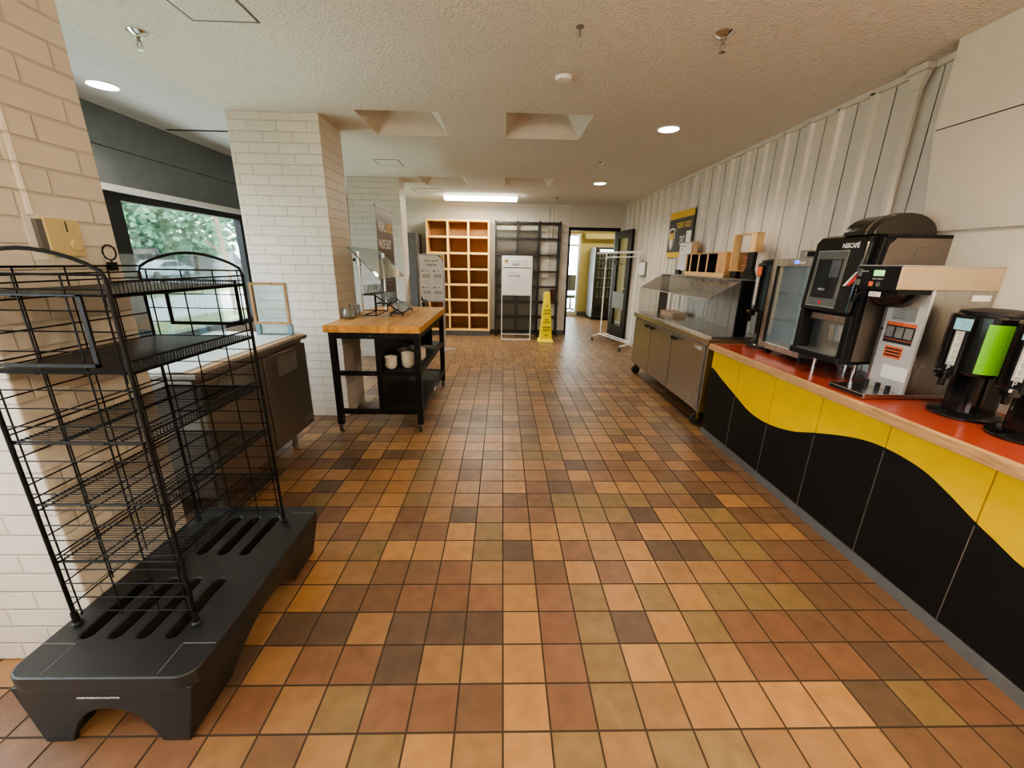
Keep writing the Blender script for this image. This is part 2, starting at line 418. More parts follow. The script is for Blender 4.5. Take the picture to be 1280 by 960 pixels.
floor_obj()

# ------------------------------------------------------------------ ceiling with four splayed recesses
COF = [(-1.19, -.525, 3.68, 4.33), (.015, .71, 3.65, 4.33), (-1.20, -.545, 6.25, 6.92), (.02, .70, 6.20, 6.93)]
def ceiling():
    xs = sorted({-3.4, -2.25, 2.6} | {v for c in COF for v in c[:2]}); ys = sorted({-1.9, 8.85} | {v for c in COF for v in c[2:]})
    a = MB(); b = MB()
    for i in range(len(xs) - 1):
        for j in range(len(ys) - 1):
            mx, my = (xs[i] + xs[i + 1]) / 2, (ys[j] + ys[j + 1]) / 2
            if any(c[0] < mx < c[1] and c[2] < my < c[3] for c in COF): continue
            (b if mx < -2.25 else a).quad((xs[i], ys[j], ZC), (xs[i + 1], ys[j], ZC), (xs[i + 1], ys[j + 1], ZC), (xs[i], ys[j + 1], ZC))
    a.build('ceiling', 'ceil', kind='structure'); b.build('ceiling_soffit', 'ceil_smooth', kind='structure')
    s, d = .165, .19
    k = MB(); 
    for x0, x1, y0, y1 in COF:
        o = [(x0, y0), (x1, y0), (x1, y1), (x0, y1)]; q = [(x0 + s, y0 + s), (x1 - s, y0 + s), (x1 - s, y1 - s), (x0 + s, y1 - s)]
        for i in range(4):
            j = (i + 1) % 4
            k.quad((*o[i], ZC), (*o[j], ZC), (*q[j], ZC + d), (*q[i], ZC + d))
        k.quad(*[(*p, ZC + d) for p in q])
    k.build('ceiling_recess', 'coffer', kind='structure')
    for i, (x0, x1, y0, y1) in enumerate(COF):
        lab = ['square vent inside the nearer left ceiling recess', 'square vent inside the nearer right ceiling recess', 'square vent inside the far left ceiling recess', 'square vent inside the far right ceiling recess'][i]
        z = ZC + d
        t = thing('ceiling_vent', lab, 'vent', ((x0 + x1) / 2, (y0 + y1) / 2, z), 'vents in the ceiling recesses')
        u, v, w, h_ = x0 + s + .03, x1 - s - .03, y0 + s + .03, y1 - s - .03
        MB().box(u, v, w, h_, z - .008, z - .001).build('grille', 'alu_grey' if i % 2 else 'white_plastic', t)
        f = MB(); f.box(u - .02, u, w - .02, h_ + .02, z - .02, z - .001).box(v, v + .02, w - .02, h_ + .02, z - .02, z - .001).box(u, v, w - .02, w, z - .02, z - .001).box(u, v, h_, h_ + .02, z - .02, z - .001)
        f.build('frame', 'white_plastic', t)
    # slot diffuser + ceiling step
    MB().box(-3.15, -2.27, 4.33, 4.36, ZC - .004, ZC + .01).build('trim_1', 'dark_hole', kind='structure')
ceiling()

def access(x0, x1, y0, y1, label):
    f = MB(); w = .008
    f.box(x0, x1, y0, y0 + w, ZC - .004, ZC + .002).box(x0, x1, y1 - w, y1, ZC - .004, ZC + .002).box(x0, x0 + w, y0, y1, ZC - .004, ZC + .002).box(x1 - w, x1, y0, y1, ZC - .004, ZC + .002)
    t = thing('access_panel', label, 'access panel', ((x0 + x1) / 2, (y0 + y1) / 2, ZC), 'access panels in the ceiling')
    MB().box(x0 + .01, x1 - .01, y0 + .01, y1 - .01, ZC - .003, ZC - .001).build('cover', 'ceil', t)
    f.build('frame', 'kick', t)
access(-1.56, -1.23, 2.12, 2.48, 'square access panel in the stippled ceiling at the top edge of the photo')
access(-1.54, -1.245, 5.3, 5.61, 'square access panel in the ceiling between the two brick columns')
access(-1.50, -1.0, 7.2, 7.6, 'square access panel in the ceiling left of the fluorescent light')

# ------------------------------------------------------------------ walls
# back wall
MB().box(-3.3, 1.345, 8.74, 8.85, 0, ZC).build('wall_back', 'brick_back', kind='structure')
MB().box(1.345, 2.45, 8.74, 8.85, 2.19, ZC).box(2.40, 2.45, 8.74, 8.85, 0, 2.19).build('wall_back_header', 'plain_wall', kind='structure')
d = MB(); d.box(1.345, 1.385, 8.72, 8.87, 0, 2.19).box(2.33, 2.40, 8.72, 8.87, 0, 2.19).box(1.345, 2.40, 8.72, 8.87, 2.14, 2.20)
d.build('door_1_frame', 'black', kind='structure')
MB().box(-3.2, 1.345, 8.72, 8.74, 0, .09).build('baseboard_back', 'kick', kind='structure')
# conduit on the back wall
c = MB(); c.tube([(.92, 8.725, ZC), (.92, 8.725, 1.4)], .008).tube([(1.0, 8.725, ZC), (1.0, 8.725, 2.0), (.96, 8.725, 1.9), (.96, 8.725, 1.35)], .008)
tag(c.build('conduit', 'white_metal'), 'thin white conduits running down the back wall behind the black shelf unit', 'conduit')
tag(MB().rbox(.82, .96, 8.70, 8.74, 1.20, 1.30, .01, 'y').build('outlet_box', 'white_plastic'), 'white electrical outlet box on back wall behind the black shelf unit', 'outlet')

# right wall: painted ribbed panels
w = MB(); w.box(2.45, 2.55, -1.9, 8.85, 0, ZC)
y = 2.46
for i in range(22):
    yy = 2.46 + i * .285
    if yy > 8.7: break
    # trapezoid rib and a thin lap groove line beside it
    w.prism([(2.45, yy - .035), (2.425, yy - .018), (2.425, yy + .018), (2.45, yy + .035)], 'z', 0, ZC - .02)
    w.box(2.4485, 2.4500, yy + .135, yy + .139, 0, ZC - .02)
w.build('wall_right', 'white_wall', kind='structure')
l = MB()
for i in range(22):
    yy = 2.46 + i * .285 + .137
    if yy > 8.7: break
    l.box(2.4470, 2.4502, yy - .002, yy + .002, 0, ZC - .03)
l.build('trim_2', 'kick', kind='structure')
MB().box(2.425, 2.45, 2.4, 8.74, ZC - .035, ZC).build('trim_3', 'white_wall', kind='structure')
# boxed pipe on that wall
tag(MB().box(2.395, 2.424, 2.665, 2.715, .84, ZC - .05).prism([(2.665, ZC - .13), (2.715, ZC - .13), (2.75, ZC - .04), (2.63, ZC - .04)], 'x', 2.385, 2.424).box(2.375, 2.424, 2.625, 2.755, ZC - .04, ZC - .001).build('pipe_casing', 'white_wall', bevel=.006), 'white boxed pipe casing running down the ribbed wall beside the smooth panels', 'pipe casing')
# cream boxed wall at near right
w = MB(); w.prism([(2.31, 2.204), (2.405, 1.70), (2.449, 1.70), (2.449, 2.204)], 'y', -1.9, 2.41).box(2.31, 2.449, -1.9, 2.41, 2.210, ZC)
w.build('wall_right_panel', 'cream_panel', kind='structure')
MB().box(2.314, 2.449, -1.9, 2.405, 2.204, 2.210).build('trim_7', 'dark_hole', kind='structure')
MB().box(2.425, 2.449, -1.9, 2.415, 0, 1.70).build('wall_right_lower', 'cream_panel', kind='structure')
# wall behind the camera
MB().box(-3.4, 2.6, -1.95, -1.85, 0, ZC).build('wall_front', 'plain_wall', kind='structure')
# left window wall
XW = -3.2
w = MB(); w.box(XW - .12, XW, -1.85, 8.74, 2.04, ZC)
w.build('wall_left_header', 'header', kind='structure')
MB().box(XW - .12, XW + .05, -1.85, 8.74, 1.99, 2.04).build('trim_4', 'alum_white', kind='structure')
MB().box(XW - .12, XW + .004, -1.85, 8.74, 2.325, 2.33).build('trim_5', 'black', kind='structure')
w = MB(); w.box(XW - .12, XW, -1.85, 8.74, 0, .70)
w.box(XW - .12, XW, -1.85, -1.2, .7, 1.99).box(XW - .12, XW, .7, 1.0, .7, 1.99).box(XW - .12, XW, 5.62, 5.9, .7, 1.99).box(XW - .12, XW, 8.2, 8.74, .7, 1.99)
w.build('wall_left', 'plain_wall', kind='structure')
for i, (a, b) in enumerate([(-1.2, .7), (1.0, 3.45), (3.45, 5.62), (5.9, 8.2)]):
    f = MB(); k = .29 if i == 2 else .055
    f.box(XW - .08, XW - .01, a, b, .70, .76).box(XW - .08, XW - .01, a, b, 1.93, 1.99).box(XW - .08, XW - .01, a, a + k, .76, 1.93).box(XW - .08, XW - .01, b - k, b, .76, 1.93)
    fo = f.build('window_%d' % (i + 1), 'black', kind='structure')
    p = MB(); p.box(XW - .05, XW - .044, a + k, b - k, .76, 1.93).build('pane', 'glass', fo)

def pillar(x0, x1, y0, y1, nm):
    MB().box(x0, x1, y0, y1, 0, ZC).build(nm, 'brick', kind='structure', bevel=.006)
pillar(-2.35, -1.505, 1.21, 1.69, 'wall_pillar')
pillar(-2.25, -1.505, 3.77, 4.24, 'wall_pillar')
pillar(-2.25, -1.50, 6.37, 6.74, 'wall_pillar')

# ------------------------------------------------------------------ far room beyond the doorway
MB().box(1.2, 4.7, 12.1, 12.2, 2.30, ZC).box(2.22, 4.7, 12.1, 12.2, 0, 2.30).box(1.2, 1.5, 12.1, 12.2, 0, 2.3).build('wall_far_back', 'yellow_wall', kind='structure')
MB().box(1.1, 1.2, 8.85, 12.2, 0, ZC).build('wall_far_left', 'yellow_wall', kind='structure')
MB().box(4.6, 4.7, 8.85, 12.2, 0, ZC).build('wall_far_right', 'yellow_wall', kind='structure')
MB().box(2.45, 4.7, 8.75, 8.85, 0, ZC).build('wall_far_front', 'yellow_wall', kind='structure')
MB().quad((1.1, 8.85, ZC), (4.7, 8.85, ZC), (4.7, 12.2, ZC), (1.1, 12.2, ZC)).build('ceiling_far', 'ceil_smooth', kind='structure')
MB().box(2.3, 4.6, 11.75, 12.1, 2.16, 2.30).build('trim_6', 'yellow_wall', kind='structure')
MB().box(2.22, 4.6, 12.07, 12.1, 0, .12).build('baseboard_far', 'kick', kind='structure')
f = MB(); f.box(1.5, 1.56, 12.08, 12.16, 0, 2.3).box(2.16, 2.22, 12.08, 12.16, 0, 2.3).box(1.56, 2.16, 12.08, 12.16, 2.24, 2.3).box(1.56, 2.16, 12.08, 12.16, 0, .12).box(1.56, 2.16, 12.08, 12.16, 1.96, 2.02)
fo = f.build('window_5', 'alum_white', kind='structure')
MB().box(1.56, 2.16, 12.115, 12.12, .12, 2.24).build('pane', 'glass', fo)
# office chair beyond the glass
t = thing('office_chair', 'dark swivel office chair seen through the glass beside the yellow wall', 'chair', (2.15, 12.9, 0))
MB().rbox(1.92, 2.38, 12.7, 13.12, .46, .54, .05).build('seat', 'black', t)
MB().rbox(1.94, 2.36, 13.08, 13.16, .66, 1.15, .06, 'y').build('backrest', 'black', t)
MB().cyl((2.15, 12.9, .1), .025, .36).build('column', 'black', t)
b = MB(); wl = MB()
for i in range(5):
    an = i * 2 * pi / 5; b.tube([(2.15, 12.9, .13), (2.15 + .27 * cos(an), 12.9 + .27 * sin(an), .08)], .02)
    MB().cyl((2.15 + .27 * cos(an) - .015, 12.9 + .27 * sin(an), .03), .03, .03, 12, 'x').build('caster', 'rubber', t)
b.build('base', 'black', t)
MB().tube([(1.93, 12.9, .5), (1.90, 12.9, .74), (1.90, 12.75, .76), (1.90, 13.05, .76)], .02).build('armrest', 'black', t)
MB().tube([(2.37, 12.9, .5), (2.40, 12.9, .74), (2.40, 12.75, .76), (2.40, 13.05, .76)], .02).build('armrest', 'black', t)

# vending machine
vx0, vx1, vy0, vy1 = 2.47, 3.30, 11.15, 11.95
t = thing('vending_machine', 'tall black glass-front drinks vending machine beyond the doorway', 'vending machine', ((vx0 + vx1) / 2, 11.55, 0))
MB().box(vx0, vx1, vy0 + .05, vy1, .05, 1.92).build('cabinet', 'vend_side', t, .01)
MB().box(vx0 - .003, vx1 + .003, vy0, vy0 + .05, .05, 1.92).build('door', 'vend_glass', t, .005)
sh = MB(); pr = MB(); cn = MB()
for i in range(5):
    z = .62 + i * .25
    sh.box(vx0 + .06, vx1 - .2, vy0 - .006, vy0, z, z + .018)
    for j in range(6):
        x = vx0 + .10 + j * .095
        pr.lathe([(.028, 0), (.030, .02), (.030, .13), (.012, .17), (.012, .19)], (x, vy0 - .02, z + .02), 10)
sh.build('shelf_strip', 'alu_grey', t); pr.build('bottle_display', 'product', t, kind='stuff')
MB().box(vx1 - .17, vx1 - .03, vy0 - .004, vy0, 1.0, 1.5).build('selection_panel', 'alu_grey', t)
MB().box(vx0 + .08, vx1 - .22, vy0 - .004, vy0, .2, .42).build('delivery_flap', 'black', t)
MB().box(vx0 + .1, vx1 - .25, vy0 - .004, vy0, 1.80, 1.86).build('header_light', emitm('vend_light', (.7, .85, 1), 2.), t)
MB().box(vx0 - .006, vx0, vy0 + .15, vy0 + .3, .95, 1.25).build('side_plate', 'alu_grey', t)

# door leaf, opened toward the room along the right wall
t = thing('door_leaf', 'dark framed glass door standing open against the ribbed wall', 'door', (2.325, 8.70, 0))
L_ = .88
def leafbox(mb, u0, u1, z0, z1, th=.022): mb.box(2.325 - th, 2.325 + th, 8.70 - u1, 8.70 - u0, z0, z1)
fr = MB(); leafbox(fr, 0, .20, .02, 2.12); leafbox(fr, L_ - .20, L_, .02, 2.12); leafbox(fr, .13, L_ - .13, 1.98, 2.12); leafbox(fr, .13, L_ - .13, .02, .28); leafbox(fr, .13, L_ - .13, .62, .72)
fr.build('frame', 'black', t)
g = MB(); leafbox(g, .13, L_ - .13, .72, 1.98, .004); leafbox(g, .13, L_ - .13, .28, .62, .004); g.build('pane', 'glass', t)
g = MB(); leafbox(g, .13, L_ - .13, .62, .95, .026); g.build('push_plate', 'alu_grey', t)
h = MB(); h.cyl((2.325 - .07, 8.70 - L_ + .07, 1.05), .012, .14, 12, 'x').box(2.255, 2.268, 8.70 - L_ + .06, 8.70 - L_ + .19, 1.04, 1.06); h.build('handle', 'chrome', t)
t.rotation_euler = (0, 0, radians(5))

# ------------------------------------------------------------------ ceiling fixtures
def downlight(x, y, label, e=55, r=.085):
    t = thing('downlight', label, 'ceiling light', (x, y, ZC), 'recessed round ceiling lights')
    MB().lathe([(r + .018, 0), (r + .016, -.006), (r, -.007), (r, -.001)], (x, y, ZC), 32).build('trim_ring', 'white_plastic', t)
    MB().cyl((x, y, ZC - .006), r, .003, 32).build('lens', 'light', t)
    L = bpy.data.lights.new('lamp', 'SPOT'); L.energy = e; L.color = (1, .84, .64); L.spot_size = radians(140); L.spot_blend = .8; L.shadow_soft_size = .07
    lo = bpy.data.objects.new('lamp', L); COL.objects.link(lo); lo.location = (x, y, ZC - .02)
downlight(1.424, 3.935, 'round glowing recessed light in the ceiling above the steel prep fridge')
downlight(1.408, 6.44, 'small round recessed ceiling light nearest the doorway')
downlight(-2.79, 3.33, 'round recessed light in the smooth soffit by the dark window header', 30)
for p, e in (((1.42, 1.3), 60), ((1.42, -.9), 50), ((-.6, .1), 40)):
    L = bpy.data.lights.new('lamp', 'SPOT'); L.energy = e; L.color = (1, .80, .58); L.spot_size = radians(150); L.spot_blend = .9; L.shadow_soft_size = .08
    lo = bpy.data.objects.new('lamp', L); COL.objects.link(lo); lo.location = (p[0], p[1], ZC - .03)
# fluorescent
t = thing('fluorescent_light', 'long glowing fluorescent fixture on the ceiling above the wooden cubbies', 'ceiling light', (-.4, 7.78, ZC))
MB().box(-1.06, .26, 7.68, 7.88, ZC - .03, ZC).build('housing', 'white_metal', t)
MB().rbox(-1.04, .24, 7.66, 7.90, ZC - .085, ZC - .03, .02, 'x').build('diffuser', 'tube', t)
# sprinklers
def sprinkler(x, y, label, r=.045, s=1.):
    t = thing('fire_sprinkler', label, 'sprinkler', (x, y, ZC), 'ceiling fire sprinklers')
    MB().lathe([(r, 0), (r, -.004), (r * .8, -.012), (r * .35, -.022), (r * .35, -.03)], (x, y, ZC), 20).build('escutcheon', 'chrome', t)
    k = MB(); k.cyl((x, y, ZC - .05 * s), .008, .025, 10).tube([(x - .008, y, ZC - .05 * s), (x - .013, y, ZC - .065 * s), (x, y, ZC - .08 * s), (x + .013, y, ZC - .065 * s), (x + .008, y, ZC - .05 * s)], .0025)
    k.build('head', 'steel_dark', t)
    MB().cyl((x, y, ZC - .085 * s), .016, .003, 14).build('deflector', 'chrome', t)
sprinkler(-1.935, 2.6, 'bronze fire sprinkler on the ceiling near the first brick pillar')
sprinkler(1.106, 2.43, 'chrome fire sprinkler on the ceiling above the aisle, largest of the sprinklers')
sprinkler(1.117, 5.19, 'small fire sprinkler just in front of the far round ceiling light', .04)
sprinkler(.96, 7.87, 'small fire sprinkler near the back wall above the black shelf unit', .04)
tag(MB().lathe([(.02, 0), (.02, -.004), (.006, -.008), (.005, -.03), (.009, -.034), (.004, -.042)], (.372, 2.42, ZC), 12).build('ceiling_hook', 'steel_dark'), 'tiny metal hook in the ceiling left of the large sprinkler', 'hook')
t = thing('smoke_detector', 'round white smoke detector on the ceiling', 'smoke detector', (.375, 2.99, ZC))
MB().lathe([(.055, 0), (.055, -.008), (.05, -.022), (.025, -.028), (0, -.028)], (.375, 2.99, ZC), 28).build('housing', 'white_plastic', t)
MB().cyl((.36, 2.965, ZC - .028), .004, .003, 8).build('indicator', 'kick', t)
# ------------------------------------------------------------------ thermostat on near pillar
XP = -1.505
t = thing('thermostat', 'beige wall thermostat with round dial on the near brick pillar', 'thermostat', (XP, 1.5, 1.55))
MB().box(XP, XP + .004, 1.385, 1.545, 1.475, 1.612).build('backplate', 'white_plastic', t)
MB().box(XP + .004, XP + .022, 1.425, 1.540, 1.485, 1.608).build('body', 'beige', t, .004)
MB().box(XP + .004, XP + .018, 1.405, 1.425, 1.50, 1.60).build('side_terminal', 'kick', t)
MB().lathe([(.020, 0), (.020, .005), (.017, .008), (0, .008)], (XP + .022, 1.507, 1.523), 24, 'x').build('dial', 'beige', t)
MB().box(XP + .022, XP + .0235, 1.490, 1.493, 1.565, 1.60).build('slider', 'ink', t)
tag(MB().tube([(XP + .008, 1.405, 1.612), (XP + .008, 1.405, ZC)], .010, 8).build('conduit', 'brick'), 'painted conduit running up the near pillar above the thermostat', 'conduit')

def boolcut(obj, cutter_mb):
    me = bpy.data.meshes.new('c'); me.from_pydata([tuple(Vector(v) - obj_off(obj)) for v in cutter_mb.v], [], cutter_mb.f)
    bm = bmesh.new(); bm.from_mesh(me); bmesh.ops.recalc_face_normals(bm, faces=bm.faces); bm.to_mesh(me); bm.free()
    co = bpy.data.objects.new('c', me); COL.objects.link(co)
    co.matrix_world = Matrix.Translation(obj_off(obj))
    m = obj.modifiers.new('b', 'BOOLEAN'); m.operation = 'DIFFERENCE'; m.object = co; m.solver = 'EXACT'
    dg = bpy.context.evaluated_depsgraph_get(); dg.update()
    new = bpy.data.meshes.new_from_object(obj.evaluated_get(dg))
    obj.modifiers.clear(); obj.data = new; bpy.data.objects.remove(co)
def obj_off(o):
    off = Vector((0, 0, 0)); q = o.parent
    while q is not None: off += q.location; q = q.parent
    return off

# ------------------------------------------------------------------ black plastic platform under the rack
bx0, bx1, by0, by1, bz = -1.50, -.932, .928, 1.825, .27
t = thing('dunnage_platform', 'low black plastic platform with slots on the tile floor under the wire rack', 'platform', ((bx0 + bx1) / 2, (by0 + by1) / 2, 0))
m = MB(); m.rbox(bx0, bx1, by0, by1, .215, bz, .055, n=6)
deck = m.build('deck', 'black_plastic', t)
cut = MB()
for xc in (-1.385, -1.29, -1.20, -1.105):
    for ya, yb in ((1.065, 1.335), (1.465, 1.735)):
        cut.rbox(xc - .022, xc + .022, ya, yb, .20, .30, .0215, n=5)
boolcut(deck, cut)
bv = deck.modifiers.new('bevel', 'BEVEL'); bv.width = .008; bv.segments = 3; bv.limit_method = 'ANGLE'; bv.angle_limit = radians(50)
sk = MB()
def arch_pts(a, b, leg, top, apex, n=14):
    pts = [(a, 0), (a + leg * .75, 0)]
    u0, u1 = a + leg, b - leg
    for i in range(n + 1):
        q = i / n; u = u0 + (u1 - u0) * q; zz = apex * (1 - abs(2 * q - 1) ** 2.4)
        pts.append((u, zz))
    pts += [(b - leg * .75, 0), (b, 0), (b, top), (a, top)]
    return pts
sk.prism(arch_pts(bx0 + .012, bx1 - .012, .105, .225, .14), 'y', by0 + .004, by0 + .024)
sk.prism(arch_pts(bx0 + .012, bx1 - .012, .15, .225, .135), 'y', by1 - .032, by1 - .012)
sk.prism(arch_pts(by0 + .012, by1 - .012, .20, .225, .125), 'x', bx1 - .032, bx1 - .012)
sk.prism(arch_pts(by0 + .012, by1 - .012, .20, .225, .125), 'x', bx0 + .012, bx0 + .032)
cx, cy = (bx0 + bx1) / 2, (by0 + by1) / 2
def taper(mb, k):
    mb.v = [(cx + (v[0] - cx) * (1 - k * (.225 - v[2])), v[1] - .02 * (.225 - v[2]), v[2]) if v[2] < .225 else v for v in mb.v]
taper(sk, .75)
sk.build('skirt', 'black_plastic', t, .004)
for sx in (0, 1):
    for sy in (0, 1):
        lg = MB()
        x0 = bx0 + .014 if sx == 0 else bx1 - .10; y0 = by0 + .006 if sy == 0 else by1 - .125
        lg.rbox(x0, x0 + .085, y0, y0 + .11, 0, .22, .03); taper(lg, .75); lg.build('leg', 'black_plastic', t)
sm = MB()
for y in (1.045, 1.765): sm.box(bx0 + .005, bx0 + .11, y - .0015, y + .0015, bz - .001, bz + .0015).box(bx1 - .11, bx1 - .005, y - .0015, y + .0015, bz - .001, bz + .0015)
sm.box(bx0 + .11, bx0 + .112, by0 + .01, 1.045, bz - .001, bz + .001).box(bx1 - .112, bx1 - .11, by0 + .01, 1.045, bz - .001, bz + .001)
sm.build('seam_ridge', 'kick', t)
text('HOME PRODUCTS SOLUTIONS', .0092, (-1.295, by0 + .003, .186), (1, 0, 0), (0, 0, 1), 'white_ink', t, .002, name='embossed_lettering', bold=.0003)

# ------------------------------------------------------------------ black wire display rack
RX0, RX1, RY0, RY1, RZ0, RZ1 = -1.455, -1.05, 1.12, 1.70, .272, 1.43
t = thing('wire_display_rack', 'tall black wire display rack with five shelves standing on the black platform', 'rack', ((RX0 + RX1) / 2, (RY0 + RY1) / 2, RZ0))
for x in (RX0, RX1):
    for y in (RY0, RY1):
        MB().tube([(x, y, RZ0 + .02), (x, y, RZ1)], .0062, 10).build('post', 'black_wire', t)
        MB().lathe([(.013, 0), (.016, .006), (.010, .012), (.010, .05)], (x, y, RZ0), 12).build('leveling_foot', 'black', t)
for y, nm in ((RY0, 'end_grid'), (RY1, 'end_grid')):
    g = MB(); z = .33
    while z < 1.42:
        g.tube([(RX0, y, z), (RX1 + .004, y, z)], .0021, 5); z += .0565
    for x in (RX0 + .024, RX0 + .16, RX0 + .285, RX1 - .022): g.tube([(x, y + .003, .31), (x, y + .003, 1.445)], .0026, 5)
    g.build(nm, 'black_wire', t)
    a = MB(); pts = [(RX0, y, RZ1)]
    for i in range(13):
        q = i / 12; xx = RX0 + .008 + (RX1 - RX0 - .016) * q; pts.append((xx, y, RZ1 + .022 + .055 * sin(pi * q) ** .8))
    pts.append((RX1, y, RZ1)); a.tube(pts, .0055, 8); a.tube([(RX0, y, RZ1 + .012), (RX1, y, RZ1 + .012)], .0035, 6)
    a.build('arch', 'black_wire', t)
g = MB(); z = .35
while z < 1.44:
    g.tube([(RX0, RY0, z), (RX0, RY1, z)], .0026, 5); z += .092
g.tube([(RX0, RY0, 1.455), (RX0, RY1, 1.455)], .004, 6)
g.tube([(RX0, RY0, 1.432), (RX0, RY1, 1.432)], .003, 6)
for y in (RY0 + .15, RY0 + .30, RY0 + .45): g.tube([(RX0, y, .33), (RX0, y, 1.455)], .0026, 5)
g.build('back_grid', 'black_wire', t)
def rack_shelf(z, liner):
    s = MB(); n = 44
    for i in range(n + 1):
        y = RY0 + .01 + (RY1 - RY0 - .02) * i / n
        s.tube([(RX0 + .006, y, z), (RX1 - .004, y, z), (RX1 + .008, y, z + .004), (RX1 + .010, y, z + .036)], .0016, 4)
    for x in (RX0 + .008, RX0 + .14, RX0 + .27, RX1 - .006): s.tube([(x, RY0 + .004, z - .004), (x, RY1 - .004, z - .004)], .0032, 5)
    s.tube([(RX1 + .010, RY0 + .004, z + .036), (RX1 + .010, RY1 - .004, z + .036)], .0032, 6)
    s.tube([(RX0 + .004, RY0 + .004, z + .022), (RX0 + .004, RY1 - .004, z + .022)], .0028, 5)
    for y in (RY0 + .004, RY1 - .004): s.tube([(RX0, y, z), (RX1 + .008, y, z)], .0038, 6)
    for x in (RX0 + .012, RX1 - .012):
        s.tube([(x, RY0 + .004, z), (x, RY0 - .006, z), (x, RY0 - .006, z - .028)], .004, 5)
    o = s.build('shelf', 'black_wire', t)
    if liner: MB().box(RX0 + .012, RX1 - .002, RY0 + .012, RY1 - .012, z + .0022, z + .0045).build('liner', 'black_shelf', o)
for z, li in ((1.388, 1), (1.172, 1), (.957, 0), (.742, 0), (.527, 0)): rack_shelf(z, li)
def holder(x0, x1, y, z0, z1):
    h = MB(); h.box(x0, x0 + .012, y, y + .007, z0, z1).box(x1 - .012, x1, y, y + .007, z0, z1).box(x0, x1, y, y + .007, z0, z0 + .010)
    h.box(x0, x1, y, y + .007, z1 - .004, z1)
    h.build('sign_holder', 'black', t)
holder(-1.405, -1.105, 1.095, 1.195, 1.392)
holder(-1.385, -1.088, 1.712, 1.22, 1.40)
r = MB(); r.tube([(RX0 + .004, 1.59 + .026 * cos(i * 2 * pi / 24), 1.502 + .026 * sin(i * 2 * pi / 24)) for i in range(24)], .003, 6, closed=True)
r.box(RX0 - .008, RX0 + .014, 1.58, 1.60, 1.438, 1.468).tube([(RX0 + .004, 1.59, 1.466), (RX0 + .004, 1.59, 1.478)], .003)
r.build('clip_ring', 'black', t)

# ------------------------------------------------------------------ stainless worktop refrigerator (left)
fx0, fx1, fy0, fy1 = -2.32, -1.60, 2.06, 3.25
t = thing('undercounter_refrigerator', 'dark stainless two-door undercounter refrigerator with white top behind the wire rack', 'refrigerator', ((fx0 + fx1) / 2, (fy0 + fy1) / 2, 0))
MB().box(fx0, fx1 - .03, fy0, fy1, .16, .865).build('cabinet', 'steel_dark', t, .004)
MB().box(fx0 - .01, fx1 + .012, fy0 - .02, fy1 + .03, .875, .905).build('worktop', 'steel_dark', t, .006)
MB().box(fx1 - .13, fx1 - .005, fy0 - .01, fy1 + .01, .905, .914).build('front_board', 'board_edge', t)
MB().box(fx0 + .02, fx1 - .045, fy0 - .01, fy1 + .01, .905, .922).build('cutting_board', 'board', t, .004)
for a, b in ((fy0 + .01, 2.645), (2.665, fy1 - .005)):
    dd = MB().box(fx1 - .03, fx1, a, b, .165, .845).build('door', 'steel_dark', t, .004)
    ya, yb = b - .42, b - .16
    k = MB(); k.box(fx1 - .001, fx1 + .004, ya - .012, yb + .012, .66, .672).box(fx1 - .001, fx1 + .004, ya - .012, ya, .66, .83).box(fx1 - .001, fx1 + .012, ya - .012, yb + .012, .822, .834).box(fx1 - .001, fx1 + .004, yb, yb + .012, .66, .83)
    hh = MB().box(fx1 - .0005, fx1 + .001, ya, yb, .672, .822).build('handle_recess', 'kick', dd); k.build('handle', 'steel_dark', hh)
MB().box(fx1, fx1 + .004, 3.08, 3.22, .20, .245).build('badge', 'steel', t, .001)
MB().cyl((fx1, 3.10, .222), .008, .006, 12, 'x').build('lock', 'chrome', t)
for x in (fx0 + .06, fx1 - .10):
    for y in (fy0 + .1, fy1 - .17):
        MB().lathe([(.024, 0), (.024, .03), (.018, .035), (.018, .16)], (x, y, 0), 14).build('leg', 'kick', t)
# clear guard sheet standing on it, and the wood framed acrylic stand
tag(MB().box(-2.105, -2.10, 2.20, 3.1, .922, 1.50).box(-2.16, -2.04, 2.20, 2.26, .922, .926).box(-2.16, -2.04, 3.04, 3.1, .922, .926).build('splash_guard', 'acrylic_blue'),
    'large clear splash guard sheet standing on the white topped refrigerator', 'splash guard')
t = thing('wood_framed_stand', 'thin wooden picture frame on clear acrylic stand on the white refrigerator top', 'sign stand', (-1.78, 3.16, .922))
f = MB(); a, b, c_, d_ = -1.915, -1.64, 1.0, 1.315; w_ = .019
f.box(a, b, 3.15, 3.165, c_, c_ + w_).box(a, b, 3.15, 3.165, d_ - w_, d_).box(a, a + w_, 3.15, 3.165, c_ + w_, d_ - w_).box(b - w_, b, 3.15, 3.165, c_ + w_, d_ - w_)
f.build('frame', 'frame_wood', t)
MB().box(a + .012, b + .008, 3.166, 3.170, .922, 1.31).build('acrylic_sheet', 'acrylic_blue', t)
MB().box(a + .012, b + .015, 3.12, 3.22, .922, .928).build('base', 'acrylic_blue', t)
s_ = MB(); s_.box(b - .022, b + .012, 3.14, 3.165, .928, 1.0).box(a + .012, a + .045, 3.14, 3.165, .928, 1.0); s_.build('side_block', pm('blue_acrylic', (.22, .34, .44), .2), t)

